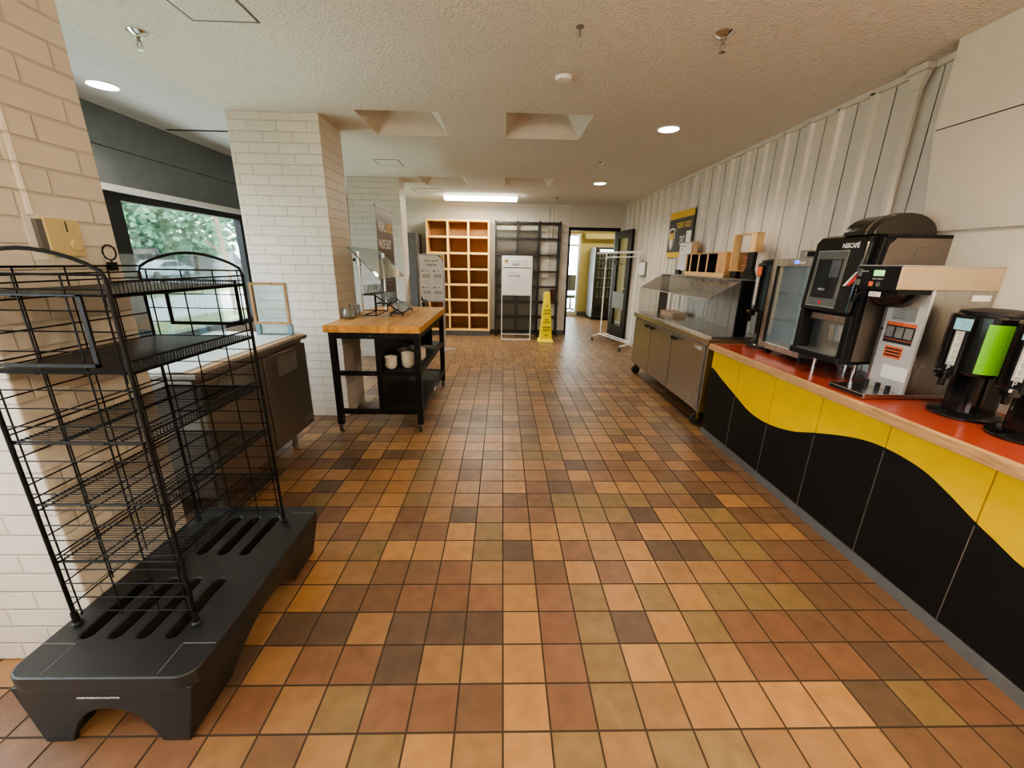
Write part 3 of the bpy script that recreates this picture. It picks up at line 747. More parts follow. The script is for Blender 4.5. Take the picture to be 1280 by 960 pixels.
# ------------------------------------------------------------------ butcher block table
tx0, tx1, ty0, ty1 = -1.50, -.685, 3.37, 4.88
t = thing('kitchen_island', 'butcher block topped black rolling table beside the brick column', 'table', ((tx0 + tx1) / 2, (ty0 + ty1) / 2, 0))
MB().box(tx0, tx1, ty0, ty1, .905, .965).build('tabletop', 'butcher', t, .003)
lx = (tx0 + .035, tx1 - .012 - .055); ly = (ty0 + .015, ty1 - .09)
for x in lx:
    for y in ly:
        lo = MB().box(x, x + .05, y, y + .05, .07, .905).build('leg', 'black', t, .002)
        cw = MB(); cf = MB(); caster(cw, cf, x + .025, y + .02, .075, .030, .02)
        co = cf.build('caster', 'chrome', lo); cw.build('wheel', 'rubber', co)
ap = MB(); X0, X1, Y0, Y1 = lx[0], lx[1] + .05, ly[0], ly[1] + .05
for z0, z1 in ((.85, .905), (.525, .565), (.17, .215)):
    ap.box(X0 + .03, X1 - .03, Y0 + .006, Y0 + .03, z0, z1).box(X0 + .03, X1 - .03, Y1 - .03, Y1 - .006, z0, z1)
    ap.box(X1 - .03, X1 - .006, Y0 + .03, Y1 - .03, z0, z1)
    if z0 > .8 : ap.box(X0 + .006, X0 + .03, Y0 + .03, Y1 - .03, z0, z1)
ap.build('rail', 'black', t)
MB().box(-1.085, -1.035, Y0 + .008, Y0 + .035, .19, .86).build('mid_stile', 'black', t)
MB().box(-1.06, -1.045, Y0 + .035, Y1 - .03, .19, .86).build('divider_panel', 'black', t)
MB().box(-1.045, -.78, 4.45, 4.465, .59, .85).build('back_panel', 'black', t)
for z in (.548, .19):
    sl = MB(); y = Y0 + .05
    while y < Y1 - .05:
        sl.box(-1.045, X1 - .03, y, y + .032, z, z + .016); y += .048
    sl.build('slatted_shelf', 'black_shelf', t)
MB().box(X1 - .006, X1 - .004, 4.05, 4.16, .182, .205).build('sticker', 'white_ink', t)
sc = MB()
for x in (X0 + .35, X0 + .72):
    for z in (.545, .195, .875): sc.cyl((x, Y0 + .004, z), .005, .003, 8, 'y')
sc.build('bolt', 'chrome', t)
# bowls
def bowl(x, y, z, r, h, mat, label, group):
    pr = [(r * .42, 0), (r * .5, .002), (r * .82, h * .35), (r * .98, h * .8), (r, h), (r * .95, h), (r * .90, h * .75), (r * .74, h * .38), (r * .4, h * .12), (0, h * .10)]
    return tag(MB().lathe(pr, (x, y, z), 24).build('bowl', mat), label, 'bowl', group)
ZS = .5645
for i in range(2): bowl(-.985, 3.50, ZS + i * .030, .056, .052, 'ceramic', ['white bowl at the bottom of the short front stack under the table', 'white bowl on top of the short front stack under the table'][i], 'bowls under the table')
bowl(-.985, 3.50, ZS + .060, .056, .052, 'ceramic', 'third white bowl nested highest in the short front stack', 'bowls under the table')
for i in range(5): bowl(-.845, 3.54, ZS + i * .022, .056, .05, 'ceramic_grey' if i < 3 and False else 'ceramic', 'white bowl in the tall front stack by the table leg', 'white bowls in the tall front stack')
for i in range(2): bowl(-.95, 3.86, ZS + i * .035, .075, .07, 'ceramic_grey', ['grey bowl lying under another grey bowl on the table shelf', 'upper grey bowl behind the white stacks on the shelf'][i], 'grey bowls under the table')
for i in range(4): bowl(-.80, 3.84, ZS + i * .022, .062, .055, 'ceramic', 'white bowl in the back right stack on the table shelf', 'white bowls in the back right stack')
for i in range(3): bowl(-.89, 3.70, ZS + i * .028, .05, .05, 'ceramic', 'small white bowl in the stack in the middle of the shelf', 'small white bowls in the middle stack')

ZT = .965
# sneeze guard on the table
t = thing('sneeze_guard', 'slanted clear glass sneeze guard on two chrome posts on the butcher block', 'sneeze guard', (-1.34, 4.4, ZT))
for y in (3.95, 4.76):
    p = MB(); p.lathe([(.020, 0), (.020, .006), (.0105, .008), (.0105, .60)], (-1.345, y, ZT), 16)
    po = p.build('post', 'chrome', t)
    MB().lathe([(.0, .47), (.021, .47), (.021, .60), (.0, .60)], (-1.345, y, ZT), 16).build('clamp', 'chrome', po)
    MB().tube([(-1.375, y - .01, 1.49), (-1.39, y - .01, 1.49)], .014, 10).build('knob', 'black', po)
    a = MB(); a.slab([(-1.335, y - .006, 1.50), (-1.335, y - .006, 1.47), (-1.225, y - .006, 1.385), (-1.215, y - .006, 1.40)], (0, .012, 0)); a.build('arm', 'chrome', po)
u = Vector((.27, 0, -.285)).normalized(); nn = Vector((u.z, 0, -u.x))
q0 = Vector((-1.42, 3.90, 1.605)); q1 = Vector((-1.15, 3.90, 1.32))
MB().slab([q0, q1, q1 + Vector((0, 1.0, 0)), q0 + Vector((0, 1.0, 0))], (-.004, 0, -.004)).build('glass_sheet', 'acrylic_blue', t)
MB().slab([q0 + Vector((.001, -.002, .001)), q1 + Vector((.001, -.002, .001)), q1 + Vector((.001, .003, .001)), q0 + Vector((.001, .003, .001))], (-.006, 0, -.006)).build('near_edge', 'kick', t)
MB().box(-1.345, -1.06, 3.94, 3.952, ZT, ZT + .006).box(-1.07, -1.06, 3.93, 3.96, ZT, ZT + .025).build('base_bar', 'chrome', t)
# glassware
def tumbler(x, y, z, r=.03, h=.085, label='', group=None, cat='glass'):
    pr = [(r * .72, 0), (r * .86, h * .3), (r, h), (r * .93, h), (r * .78, h * .3), (r * .62, h * .10), (0, h * .09)]
    return tag(MB().lathe(pr, (x, y, z), 18).build('drinking_glass', 'tumbler'), label, cat, group)
t = thing('glass_rack', 'black three-tier metal rack holding drinking glasses on the butcher block', 'rack', (-1.16, 4.2, ZT))
tiers = [(-1.305, 1.172), (-1.18, 1.088), (-1.04, 1.0)]
for i, (x, z) in enumerate(tiers):
    k = MB(); 
    for yy in (4.0, 4.42): k.box(x - .06, x + .06, yy, yy + .010, z - .010, z)
    for xx in (x - .06, x + .05): k.box(xx, xx + .010, 4.0, 4.43, z - .010, z)
    for xx in (x - .03, x, x + .03): k.box(xx - .002, xx + .002, 4.01, 4.42, z - .006, z)
    k.build('tier', 'black', t)
lg = MB()
for yy in (4.0, 4.42):
    lg.box(-1.365, -1.355, yy, yy + .01, ZT, 1.17).box(-1.245, -1.235, yy, yy + .01, ZT, 1.17).box(-1.365, -1.235, yy, yy + .01, ZT, ZT + .01).box(-1.365, -1.235, yy, yy + .01, ZT + .05, ZT + .058)
    lg.tube([(-1.24, yy + .005, 1.165), (-.97, yy + .005, .985)], .006, 6)
    lg.box(-.985, -.975, yy, yy + .01, ZT, 1.0)
    lg.box(-1.10, -1.09, yy, yy + .01, ZT, .99)
lg.box(-1.365, -1.355, 4.0, 4.43, ZT, ZT + .008).box(-1.245, -1.235, 4.0, 4.43, ZT, ZT + .008)
lg.build('frame', 'black', t)
for i, (x, z) in enumerate(tiers):
    w = ['top', 'middle', 'lowest'][i]
    for j in range(4):
        for k in range(2):
            tumbler(x - .028 + k * .058, 4.065 + j * .092, z + .0005, .027, .085 + .0 * j, 'clear drinking glass standing on the %s tier of the black rack' % w, 'glasses on the %s tier' % w)
# wide glass pitchers at the front
def jar(x, y, r, h, label):
    pr = [(r * .8, 0), (r * .95, h * .12), (r, h * .5), (r * .9, h * .9), (r * .92, h), (r * .86, h), (r * .83, h * .88), (r * .92, h * .5), (r * .86, h * .14), (0, h * .08)]
    tag(MB().lathe(pr, (x, y, ZT), 24).build('glass_jar', 'tumbler'), label, 'jar')
jar(-1.425, 3.80, .062, .10, 'wide clear glass jar at the near left corner of the butcher block')
jar(-1.45, 4.02, .055, .105, 'wide clear glass jar half hidden behind another by the chrome post')

# ------------------------------------------------------------------ retractable banner
t = thing('pull_up_banner', 'dark brown pull-up banner standing behind the table before the second column', 'banner', (-1.47, 5.4, 0))
MB().box(-1.475, -1.472, 5.03, 5.75, .10, 2.09).build('banner_sheet', 'banner_brown', t)
MB().rbox(-1.55, -1.40, 5.0, 5.78, 0, .10, .03, 'y').build('base', 'alum', t)
MB().box(-1.478, -1.466, 5.01, 5.77, 2.085, 2.105).build('top_bar', 'black', t)
MB().cyl((-1.50, 5.40, .1), .008, 1.98, 8).build('pole', 'alum', t)
text('MEAL', .15, (-1.472, 5.07, 1.83), (0, 1, 0), (0, 0, 1), 'white_ink', t, .002, xs=.85, bold=.004)
text('CHOICE', .15, (-1.472, 5.40, 1.83), (0, 1, 0), (0, 0, 1), 'gold_ink', t, .002, xs=.62, bold=.004)
text('MADE EASY', .15, (-1.472, 5.07, 1.63), (0, 1, 0), (0, 0, 1), 'white_ink', t, .002, xs=.70, bold=.004)
k = MB(); k.box(-1.471, -1.470, 5.30, 5.66, 1.295, 1.31).box(-1.471, -1.470, 5.30, 5.62, 1.235, 1.25).box(-1.471, -1.470, 5.3, 5.6, 1.18, 1.19); k.build('text_line', 'grey_ink', t)
k = MB(); k.box(-1.471, -1.470, 5.17, 5.22, 1.18, 1.36).box(-1.471, -1.470, 5.185, 5.205, 1.36, 1.42); k.build('bottle_picture', pm('olive', (.30, .30, .12)), t)
MB().box(-1.471, -1.470, 5.15, 5.24, .85, 1.18).build('arm_picture', pm('skin_tone', (.45, .22, .14)), t)

# ------------------------------------------------------------------ things along the back wall
# grey locker
t = thing('grey_cabinet', 'tall grey metal cabinet in the left back corner beside the wooden cubbies', 'cabinet', (-1.95, 8.4, 0))
MB().box(-2.25, -1.66, 8.14, 8.70, 0, 2.0).build('body', 'cab_grey', t, .005)
for x0, x1 in ((-2.24, -1.96), (-1.95, -1.67)):
    dd = MB().box(x0, x1, 8.125, 8.14, .06, 1.97).build('door', 'cab_grey', t, .003)
    MB().box(x1 - .05 if x0 < -2 else x0 + .03, x1 - .03 if x0 < -2 else x0 + .05, 8.11, 8.125, .95, 1.1).build('handle', 'chrome', dd)
# wooden cubby unit 3 x 7
t = thing('cubby_shelf', 'tall light wooden cubby shelf with twenty-one open compartments', 'shelf unit', (-.89, 8.55, 0))
cx0, cx1, cy0, cy1, cz0, cz1 = -1.51, -.262, 8.40, 8.71, .105, 2.275
bt = .035
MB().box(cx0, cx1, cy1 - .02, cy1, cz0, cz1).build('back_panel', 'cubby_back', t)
for x in (cx0, cx1 - bt): MB().box(x, x + bt, cy0, cy1 - .02, cz0, cz1).build('side_panel', 'birch', t)
for z in (cz0, cz1 - bt): MB().box(cx0 + bt, cx1 - bt, cy0, cy1 - .02, z, z + bt).build('end_board', 'birch', t)
cw = (cx1 - cx0 - bt) / 3; ch = (cz1 - cz0 - bt) / 7
for i in (1, 2): MB().box(cx0 + cw * i, cx0 + cw * i + bt, cy0 + .002, cy1 - .02, cz0 + bt, cz1 - bt).build('upright', 'birch', t)
for j in range(1, 7):
    for i in range(3): MB().box(cx0 + cw * i + bt, cx0 + cw * (i + 1), cy0 + .004, cy1 - .02, cz0 + ch * j, cz0 + ch * j + bt).build('shelf', 'birch', t)
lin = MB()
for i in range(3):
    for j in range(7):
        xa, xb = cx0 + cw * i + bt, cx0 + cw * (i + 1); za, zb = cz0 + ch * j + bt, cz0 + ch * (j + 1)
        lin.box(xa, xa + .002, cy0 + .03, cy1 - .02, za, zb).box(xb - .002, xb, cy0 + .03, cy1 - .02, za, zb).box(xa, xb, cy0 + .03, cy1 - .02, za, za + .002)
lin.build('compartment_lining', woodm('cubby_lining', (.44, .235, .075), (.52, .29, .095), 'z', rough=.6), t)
MB().box(cx0 + .01, cx1 - .01, cy0 + .03, cy1, 0, cz0).build('plinth', 'kick', t)
# black open grid shelf
t = thing('grid_shelf', 'tall black open metal shelf unit against the white brick back wall', 'shelf unit', (.49, 8.55, 0))
gx0, gx1, gy0, gy1 = -.16, 1.145, 8.40, 8.70
for x in (gx0, gx0 + .435, gx0 + .87, gx1 - .03):
    for y in (gy0, gy1 - .03): MB().box(x, x + .03, y, y + .03, 0, 2.275).build('upright', 'black_shelf', t)
for z in (.08, .40, .71, 1.02, 1.33, 1.645, 1.96, 2.25):
    MB().box(gx0, gx1, gy0 + .002, gy0 + .025, z - .025, z + .006).box(gx0, gx1, gy1 - .025, gy1 - .002, z - .025, z + .006).box(gx0, gx0 + .03, gy0, gy1, z - .02, z + .004).box(gx1 - .03, gx1, gy0, gy1, z - .02, z + .004).box(gx0 + .43, gx0 + .46, gy0, gy1, z - .02, z + .004).box(gx0 + .87, gx0 + .9, gy0, gy1, z - .02, z + .004).build('shelf_frame', 'black_shelf', t)
gp = MB(); gp.box(gx0 + .03, gx0 + .86, gy1 - .022, gy1 - .018, 0.1, 2.12); gp.build('mesh_back', glassm('smoked_back', (.68, .67, .64), .02, .5, .04), t)
# dark red box on that shelf (fire pull area)
tag(MB().rbox(.99, 1.11, 8.5, 8.62, .716, .97, .02).build('canister', pm('dark_red', (.05, .008, .006), .3)), 'dark red canister on the black shelf behind the yellow cone', 'canister')

# framed notice stand beside the cubbies
def easel(cx_, y, z0, z1, w, name, label):
    t = thing(name, label, 'sign stand', (cx_, y, 0))
    for s in (-1, 1): MB().box(cx_ + s * (w / 2 + .006) - .010, cx_ + s * (w / 2 + .006) + .010, y + .006, y + .026, .01, z1 - .25).build('post', 'alum_white', t)
    return t
t = easel(.275, 8.02, .885, 1.61, .56, 'sign_stand', 'white notice sign on a thin silver stand in front of the black shelf unit')
MB().box(-.018, .568, 8.0, 8.02, .875, 1.615).build('frame', 'alum_white', t)
MB().box(.0, .55, 7.996, 8.0, .895, 1.60).build('notice', 'paper', t)
MB().box(-.02, .57, 7.99, 8.05, 0, .02).box(-.02, .57, 8.02, 8.04, .10, .12).build('foot', 'alum_white', t)
text('DALHOUSIE FOOD SERVICES', .042, (.14, 7.996, 1.50), (1, 0, 0), (0, 0, 1), 'grey_ink', t, .001, xs=.62)
text('ALLERGEN', .050, (.17, 7.996, 1.44), (1, 0, 0), (0, 0, 1), 'ink', t, .001, xs=.62, bold=.001)
text('INFO', .050, (.39, 7.996, 1.44), (1, 0, 0), (0, 0, 1), 'gold_ink', t, .001, xs=.7, bold=.001)
MB().box(.0, .55, 7.9955, 7.996, 1.385, 1.402).build('rule', 'ink', t)
text('Welcome to', .05, (.10, 7.996, 1.29), (1, 0, 0), (0, 0, 1), 'grey_ink', t, .001, xs=.8)
text('THE KITCHEN', .05, (.10, 7.996, 1.225), (1, 0, 0), (0, 0, 1), 'ink', t, .001, xs=.75, bold=.001)
k = MB()
for i in range(5): k.box(.08, .50, 7.9955, 7.996, 1.17 - i * .045, 1.173 - i * .045)
k.build('text_line', 'grey_ink', t)
def shield(x, y, z, s, t, dirx=(1, 0, 0), nrm=(0, -1, 0), name='crest'):
    X = Vector(dirx); N = Vector(nrm); out = []
    def poly(pts, o, mat, nm, par):
        m = MB(); P_ = [Vector((x, y, z)) + X * (a * s) + Vector((0, 0, b * s)) for a, b in pts]
        m.add([p + N * o for p in P_], [tuple(range(len(P_)))]); return m.build(nm, mat, par)
    base = [(-.5, .55), (0, .68), (.5, .55), (.5, 0), (.3, -.45), (0, -.75), (-.3, -.45), (-.5, 0)]
    c0 = poly(base, .0012, 'white_ink', name, t)
    poly([(a * .86, b * .86) for a, b in base], .0018, 'poster_black', 'crest_field', c0)
    poly([(-.36, .42), (-.15, .30), (.15, .30), (.36, .42), (.34, 0), (.12, -.2), (-.12, -.2), (-.34, 0)], .0024, 'gold_ink', 'crest_emblem', c0)
    poly([(-.2, -.15), (.2, -.15), (.12, -.42), (0, -.55), (-.12, -.42)], .0026, 'white_ink', 'crest_point', c0)
    for q in (-.18, .18): poly([(q - .07, .12), (q + .07, .17), (q + .05, .05)], .003, 'poster_black', 'crest_mark', c0)
shield(.07, 7.996, 1.50, .075, t)
# left notice on a single-foot stand
t = thing('sign_stand', 'black-edged instruction notice on a silver stand before the wooden cubbies', 'sign stand', (-1.18, 7.0, 0))
MB().box(-1.395, -.975, 6.99, 7.01, .825, 1.60).build('frame', 'alum', t)
MB().box(-1.38, -.99, 6.986, 6.99, .84, 1.585).build('backing', 'ink', t)
pg = MB(); pg.prism([(-1.376, .93), (-1.34, .86), (-1.26, .845), (-.994, .845), (-.994, 1.48), (-1.03, 1.55), (-1.10, 1.58), (-1.376, 1.58)], 'y', 6.984, 6.986); pg.build('notice', 'paper', t)
pg = MB(); pg.prism([(-1.06, 1.582), (-.992, 1.582), (-.992, 1.50), (-1.02, 1.555)], 'y', 6.983, 6.984); pg.build('gold_corner', 'gold_ink', t)
text('How to use the', .05, (-1.19, 6.984, 1.48), (1, 0, 0), (0, 0, 1), 'ink', t, .001, 'CENTER', xs=.75, bold=.0006)
text('Dining Hall', .05, (-1.19, 6.984, 1.415), (1, 0, 0), (0, 0, 1), 'ink', t, .001, 'CENTER', xs=.75, bold=.0006)
k = MB(); g_ = MB()
for (x, z) in ((-1.34, 1.33), (-1.15, 1.33), (-1.34, 1.06), (-1.15, 1.06)):
    k.cyl((x, 6.9825, z), .013, .0015, 12, 'y')
    g_.box(x + .02, x + .11, 6.9828, 6.984, z - .005, z + .006)
    for a in range(3): g_.box(x + .0 + a * .045, x + .035 + a * .045, 6.9828, 6.984, z - .11, z - .05)
    for a in range(3): g_.box(x, x + .13 - a * .01, 6.9828, 6.984, z - .150 - a * .02, z - .147 - a * .02)
k.build('number_dot', 'ink', t); g_.build('drawing', pm('light_grey_ink', (.42, .42, .42), .6), t)
MB().box(-1.015, -.985, 7.01, 7.035, .02, 1.2).build('post', 'alum', t); MB().box(-1.405, -1.380, 7.01, 7.035, .02, 1.2).build('post', 'alum', t)
MB().prism([(-1.20, 6.90), (-.98, 6.84), (-.80, 6.98), (-.84, 7.08), (-1.20, 7.14)], 'z', 0, .02).build('base', 'alum', t, .003)
MB().box(-1.42, -1.3, 6.9, 7.14, 0, .02).build('base', 'alum', t, .003)

# wet floor cone (four-sided)
t = thing('wet_floor_cone', 'tall yellow four-sided wet floor caution cone by the doorway', 'caution cone', (.865, 7.93, 0))
def frustum(mb, x, y, z0, z1, a0, a1):
    vs = [(x - a0, y - a0, z0), (x + a0, y - a0, z0), (x + a0, y + a0, z0), (x - a0, y + a0, z0), (x - a1, y - a1, z1), (x + a1, y - a1, z1), (x + a1, y + a1, z1), (x - a1, y + a1, z1)]
    mb.add(vs, [(0, 3, 2, 1), (4, 5, 6, 7), (0, 1, 5, 4), (1, 2, 6, 5), (2, 3, 7, 6), (3, 0, 4, 7)])
m = MB(); frustum(m, .865, 7.93, .045, .95, .118, .052); m.build('body', 'cone', t, .008)
m = MB(); frustum(m, .865, 7.93, 0, .05, .158, .128); m.build('base', 'cone', t, .01)
MB().box(.835, .895, 7.90, 7.96, .95, .965).build('top_cap', 'cone', t)
def cone_txt(s, sz, z, xs=.8):
    yy = 7.93 - (.118 - (z - .045) / .905 * .066) - .001
    text(s, sz, (.865, yy, z), (1, 0, 0), (0, .073, 1), 'ink', t, .003, 'CENTER', xs=xs, bold=.0015)
cone_txt('CAUTION', .042, .60); cone_txt('ATTENTION', .036, .54, .7); cone_txt('WET', .042, .42); cone_txt('FLOOR', .040, .37); cone_txt('PLANCHER', .040, .27, .75); cone_txt('MOUILLÉ', .040, .22, .8); cone_txt('PISO', .036, .12)
m = MB(); yy = 7.93 - .075; m.add([(.845, yy - .001, .68), (.885, yy - .001, .68), (.865, yy + .002, .72)], [(0, 1, 2)]); m.build('warning_triangle', 'ink', t)

# rolling coat rack
t = thing('coat_rack', 'white metal rolling garment rack in front of the open doorway', 'coat rack', (2.15, 7.6, 0))
A = Vector((2.02, 8.17, 0)); B = Vector((2.315, 7.12, 0))
up = Vector((0, 0, 1))
for p, c0_, c1_ in ((A, Vector((1.83, 8.05, .09)), Vector((2.22, 8.30, .09))), (B, Vector((2.09, 6.99, .09)), Vector((2.42, 7.20, .09)))):
    MB().tube([c0_, p * .55 + c0_ * .45 + up * .06, p + up * .125, p * .55 + c1_ * .45 + up * .06, c1_], .016, 8).build('foot', 'white_metal', t)
    MB().tube([p + up * .12, p + up * 1.70], .014, 10).build('post', 'white_metal', t)
    for q in (c0_, c1_):
        w_ = MB(); f_ = MB(); caster(w_, f_, q.x, q.y, .085, .028, .02); fo = f_.build('caster', 'kick', t); w_.build('wheel', 'orange_label' if False else 'rubber', fo)
D = (A - B).normalized(); Nn = Vector((-D.y, D.x, 0))
MB().tube([A + up * .13 + Nn * .06, B + up * .13 + Nn * .06], .011, 8).build('bottom_rail', 'white_metal', t)
MB().tube([A + up * .13 - Nn * .06, B + up * .13 - Nn * .06], .011, 8).build('bottom_rail', 'white_metal', t)
MB().tube([A + up * 1.70 + D * .35, B + up * 1.70 - D * .12], .018, 8).build('top_rail', 'white_metal', t)
MB().tube([A + up * 1.62, B + up * 1.62], .010, 8).build('hanging_rail', 'white_metal', t)
for i in range(3):
    p = A + (B - A) * (.10 + .10 * i)
    h = MB(); z = 1.62
    h.tube([p + up * .0 + Vector((0, 0, z + .012)), p + Vector((.02, 0, z + .005)), p + Vector((.014, 0, z - .02)), p + Vector((0, 0, z - .05))], .003, 6)
    h.tube([p + Vector((0, 0, z - .05)), p + Vector((.2, .03, z - .13)), p + Vector((-.2, -.03, z - .13)), p + Vector((0, 0, z - .05))], .006, 6)
    tag(h.build('clothes_hanger', 'kick'), ['dark clothes hanger on the white rack, farthest of three', 'dark clothes hanger on the white rack, middle of three', 'dark clothes hanger on the white rack, nearest of three'][i], 'hanger', 'clothes hangers on the rack')

# ------------------------------------------------------------------ serving counter
PX = 1.875; CT = .835
WAVE = [(-1.2, .60), (-.9, .50), (-.6, .44), (-.35, .47), (-.1, .58), (.1, .65), (.3, .655), (.5, .61), (.7, .53), (.9, .455), (1.141, .474), (1.238, .51), (1.321, .542), (1.443, .598), (1.561, .64), (1.75, .655), (1.915, .631), (2.168, .548), (2.348, .48), (2.587, .434), (2.8, .44), (3.003, .496), (3.25, .57), (3.44, .625)]
def wave(y):
    for (a, za), (b, zb) in zip(WAVE, WAVE[1:]):
        if a <= y <= b:
            i = WAVE.index((a, za)); q = (y - a) / (b - a)
            def sl(k):
                if k <= 0 or k >= len(WAVE) - 1: return 0
                return (WAVE[k + 1][1] - WAVE[k - 1][1]) / (WAVE[k + 1][0] - WAVE[k - 1][0])
            m0, m1 = sl(i) * (b - a), sl(i + 1) * (b - a)
            return (2 * q ** 3 - 3 * q ** 2 + 1) * za + (q ** 3 - 2 * q ** 2 + q) * m0 + (-2 * q ** 3 + 3 * q ** 2) * zb + (q ** 3 - q ** 2) * m1
    return WAVE[0][1]
t = thing('serving_counter', 'long counter with red top, oak edge and wavy yellow and black front panels', 'counter', (2.1, 1.1, 0))
MB().box(PX + .02, 2.42, -1.2, 3.445, .06, .79).build('carcass', 'black_lam', t)
MB().box(1.866, 2.423, -1.22, 3.455, .788, CT).build('worktop', 'red_top', t)
MB().box(1.838, 1.866, -1.22, 3.472, .785, CT + .0005).box(1.866, 2.423, 3.455, 3.472, .785, CT + .0005).build('edge_band', 'edge_wood', t, .004)
seams = [3.44, 3.02, 2.59, 2.17, 1.745, 1.315, .89, .46, .03, -.4, -.83, -1.2]
tr = MB(); gp = MB(); wv = MB()
for a, b in zip(seams, seams[1:]):
    hi, lo = a - .003, b + .003; n = 12
    ys = [lo + (hi - lo) * i / n for i in range(n + 1)]
    lowp = [(lo, .062), (hi, .062)] + [(y, wave(y) - .004) for y in ys[::-1]]
    upp = [(y, wave(y) + .004) for y in ys] + [(hi, .786), (lo, .786)]
    MB().prism(lowp, 'x', PX, PX + .018).build('black_panel', 'black_lam', t)
    MB().prism(upp, 'x', PX, PX + .018).build('yellow_panel', 'yellow', t)
    if b > -1.2: MB().box(PX - .002, PX + .01, b - .0016, b + .0016, .062, wave(b) - .01).build('metal_strip', 'alum', t)
yy = [-1.2 + i * .04 for i in range(117)]
for y0, y1 in zip(yy, yy[1:]):
    if y1 > 3.44: break
    wv.add([(PX - .001, y0, wave(y0) - .004), (PX - .001, y1, wave(y1) - .004), (PX - .001, y1, wave(y1) + .003), (PX - .001, y0, wave(y0) + .003)], [(0, 1, 2, 3)])
wv.build('wave_joint', 'dark_hole', t)
MB().box(PX - .006, PX + .02, -1.2, 3.44, 0, .055).build('toe_kick', 'kick', t)
MB().box(PX + .02, 2.42, 3.445, 3.455, 0, .786).build('end_panel', 'yellow', t)

# ------------------------------------------------------------------ stainless prep fridge
rx0, rx1, ry0, ry1 = 1.885, 2.40, 3.565, 5.63
t = thing('prep_refrigerator', 'long stainless three-door prep refrigerator on casters beyond the counter', 'refrigerator', ((rx0 + rx1) / 2, (ry0 + ry1) / 2, 0))
MB().box(rx0, rx1, ry0, ry1, .15, .80).build('cabinet', 'steel', t, .003)
MB().box(rx0 - .03, rx1 + .01, ry0 - .02, ry1 + .03, .80, .862).build('worktop', 'steel_h', t, .006)
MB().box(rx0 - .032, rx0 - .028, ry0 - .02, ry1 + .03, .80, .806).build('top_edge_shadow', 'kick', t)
MB().box(rx0 + .02, rx1 - .02, ry0 + .02, ry1 - .02, .862, .875).build('lid_panel', 'steel_h', t, .004)
ds = [(3.60, 4.31), (4.33, 4.95), (4.97, 5.60)]
for i, (a, b) in enumerate(ds):
    dd = MB().box(rx0 - .022, rx0 - .002, a, b, .165, .785).build('door', 'steel', t, .003)
    ya = (b - .16) if i != 2 else (a + .02)
    if i == 1: ya = b - .15
    h = MB(); h.box(rx0 - .055, rx0 - .022, ya, ya + .14, .755, .763).box(rx0 - .055, rx0 - .050, ya, ya + .14, .735, .763); h.build('handle', 'black', dd)
MB().box(rx0 - .003, rx0 + .001, 4.31, 4.33, .165, .785).box(rx0 - .003, rx0 + .001, 4.95, 4.97, .165, .785).build('door_gap', 'dark_hole', t)
MB().box(rx0 - .0235, rx0 - .022, 3.64, 3.78, .735, .762).build('badge', 'alum_white', t)
text('Silver King', .018, (rx0 - .0235, 3.775, .742), (0, -1, 0), (0, 0, 1), 'ink', t, .001)
for x in (rx0 + .03, rx1 - .08):
    for y in (ry0 + .08, ry1 - .10):
        w_ = MB(); f_ = MB(); caster(w_, f_, x, y, .15, .055, .032, 'y'); fo = f_.build('caster', 'chrome', t); w_.build('wheel', 'rubber', fo)
# guard over it
t = thing('food_guard', 'clear acrylic food guard on the long prep refrigerator with a slanted front pane', 'food guard', (2.1, 4.6, .875))
gy0_, gy1_ = 3.66, 5.55; z0 = .875
MB().slab([(1.855, gy0_, 1.200), (2.14, gy0_, 1.372), (2.14, gy1_, 1.372), (1.855, gy1_, 1.200)], (.003, 0, -.005)).build('slanted_pane', 'acrylic', t)
MB().box(1.852, 1.858, gy0_, gy1_, 1.196, 1.203).build('front_lip', pm('acrylic_edge', (.55, .53, .50), .15), t)
for y in (gy0_, 4.62, gy1_ - .006):
    e = MB(); e.prism([(1.862, z0), (2.14, z0), (2.14, 1.368), (1.862, 1.198)], 'y', y, y + .004)
    if y != 4.62: e.build('end_pane', 'acrylic', t)
e = MB()
for y in (gy0_,): e.tube([(1.858, y, 1.199), (2.14, y, 1.372)], .0025, 4).tube([(1.862, y, z0), (1.862, y, 1.198)], .0022, 4)
e.build('pane_edge', 'kick', t)
MB().box(2.14, 2.255, gy0_ - .012, gy0_ + .004, z0, 1.372).build('end_plate', 'black', t)
MB().box(2.14, 2.255, gy1_ - .01, gy1_, z0, 1.372).build('end_plate', 'taupe', t)
MB().box(2.13, 2.42, gy0_ - .02, gy1_, 1.375, 1.382).build('top_shelf', 'steel_dark', t)
k = MB()
for z in (.90, 1.12, 1.34): k.cyl((2.15, gy0_ - .014, z), .005, .003, 8, 'y')
k.build('rivet', 'chrome', t)
for nm, (x, y) in (('near', (1.99, 3.95)), ('far', (1.99, 4.75))):
    tag(MB().lathe([(.03, 0), (.034, .004), (.034, .010), (.012, .014), (.012, .03), (.018, .034), (.018, .042), (0, .042)], (x, y, .875), 20).build('lid_knob', 'tumbler'), 'clear round lid knob on the steel prep top, the %s one under the guard' % ('nearer' if nm == 'near' else 'farther'), 'knob')
tag(MB().rbox(2.10, 2.28, 4.95, 5.35, .875, .93, .02).build('food_pan_lid', pm('tan_plastic', (.42, .30, .22), .4)), 'tan covered pan under the acrylic guard on the prep fridge', 'pan')

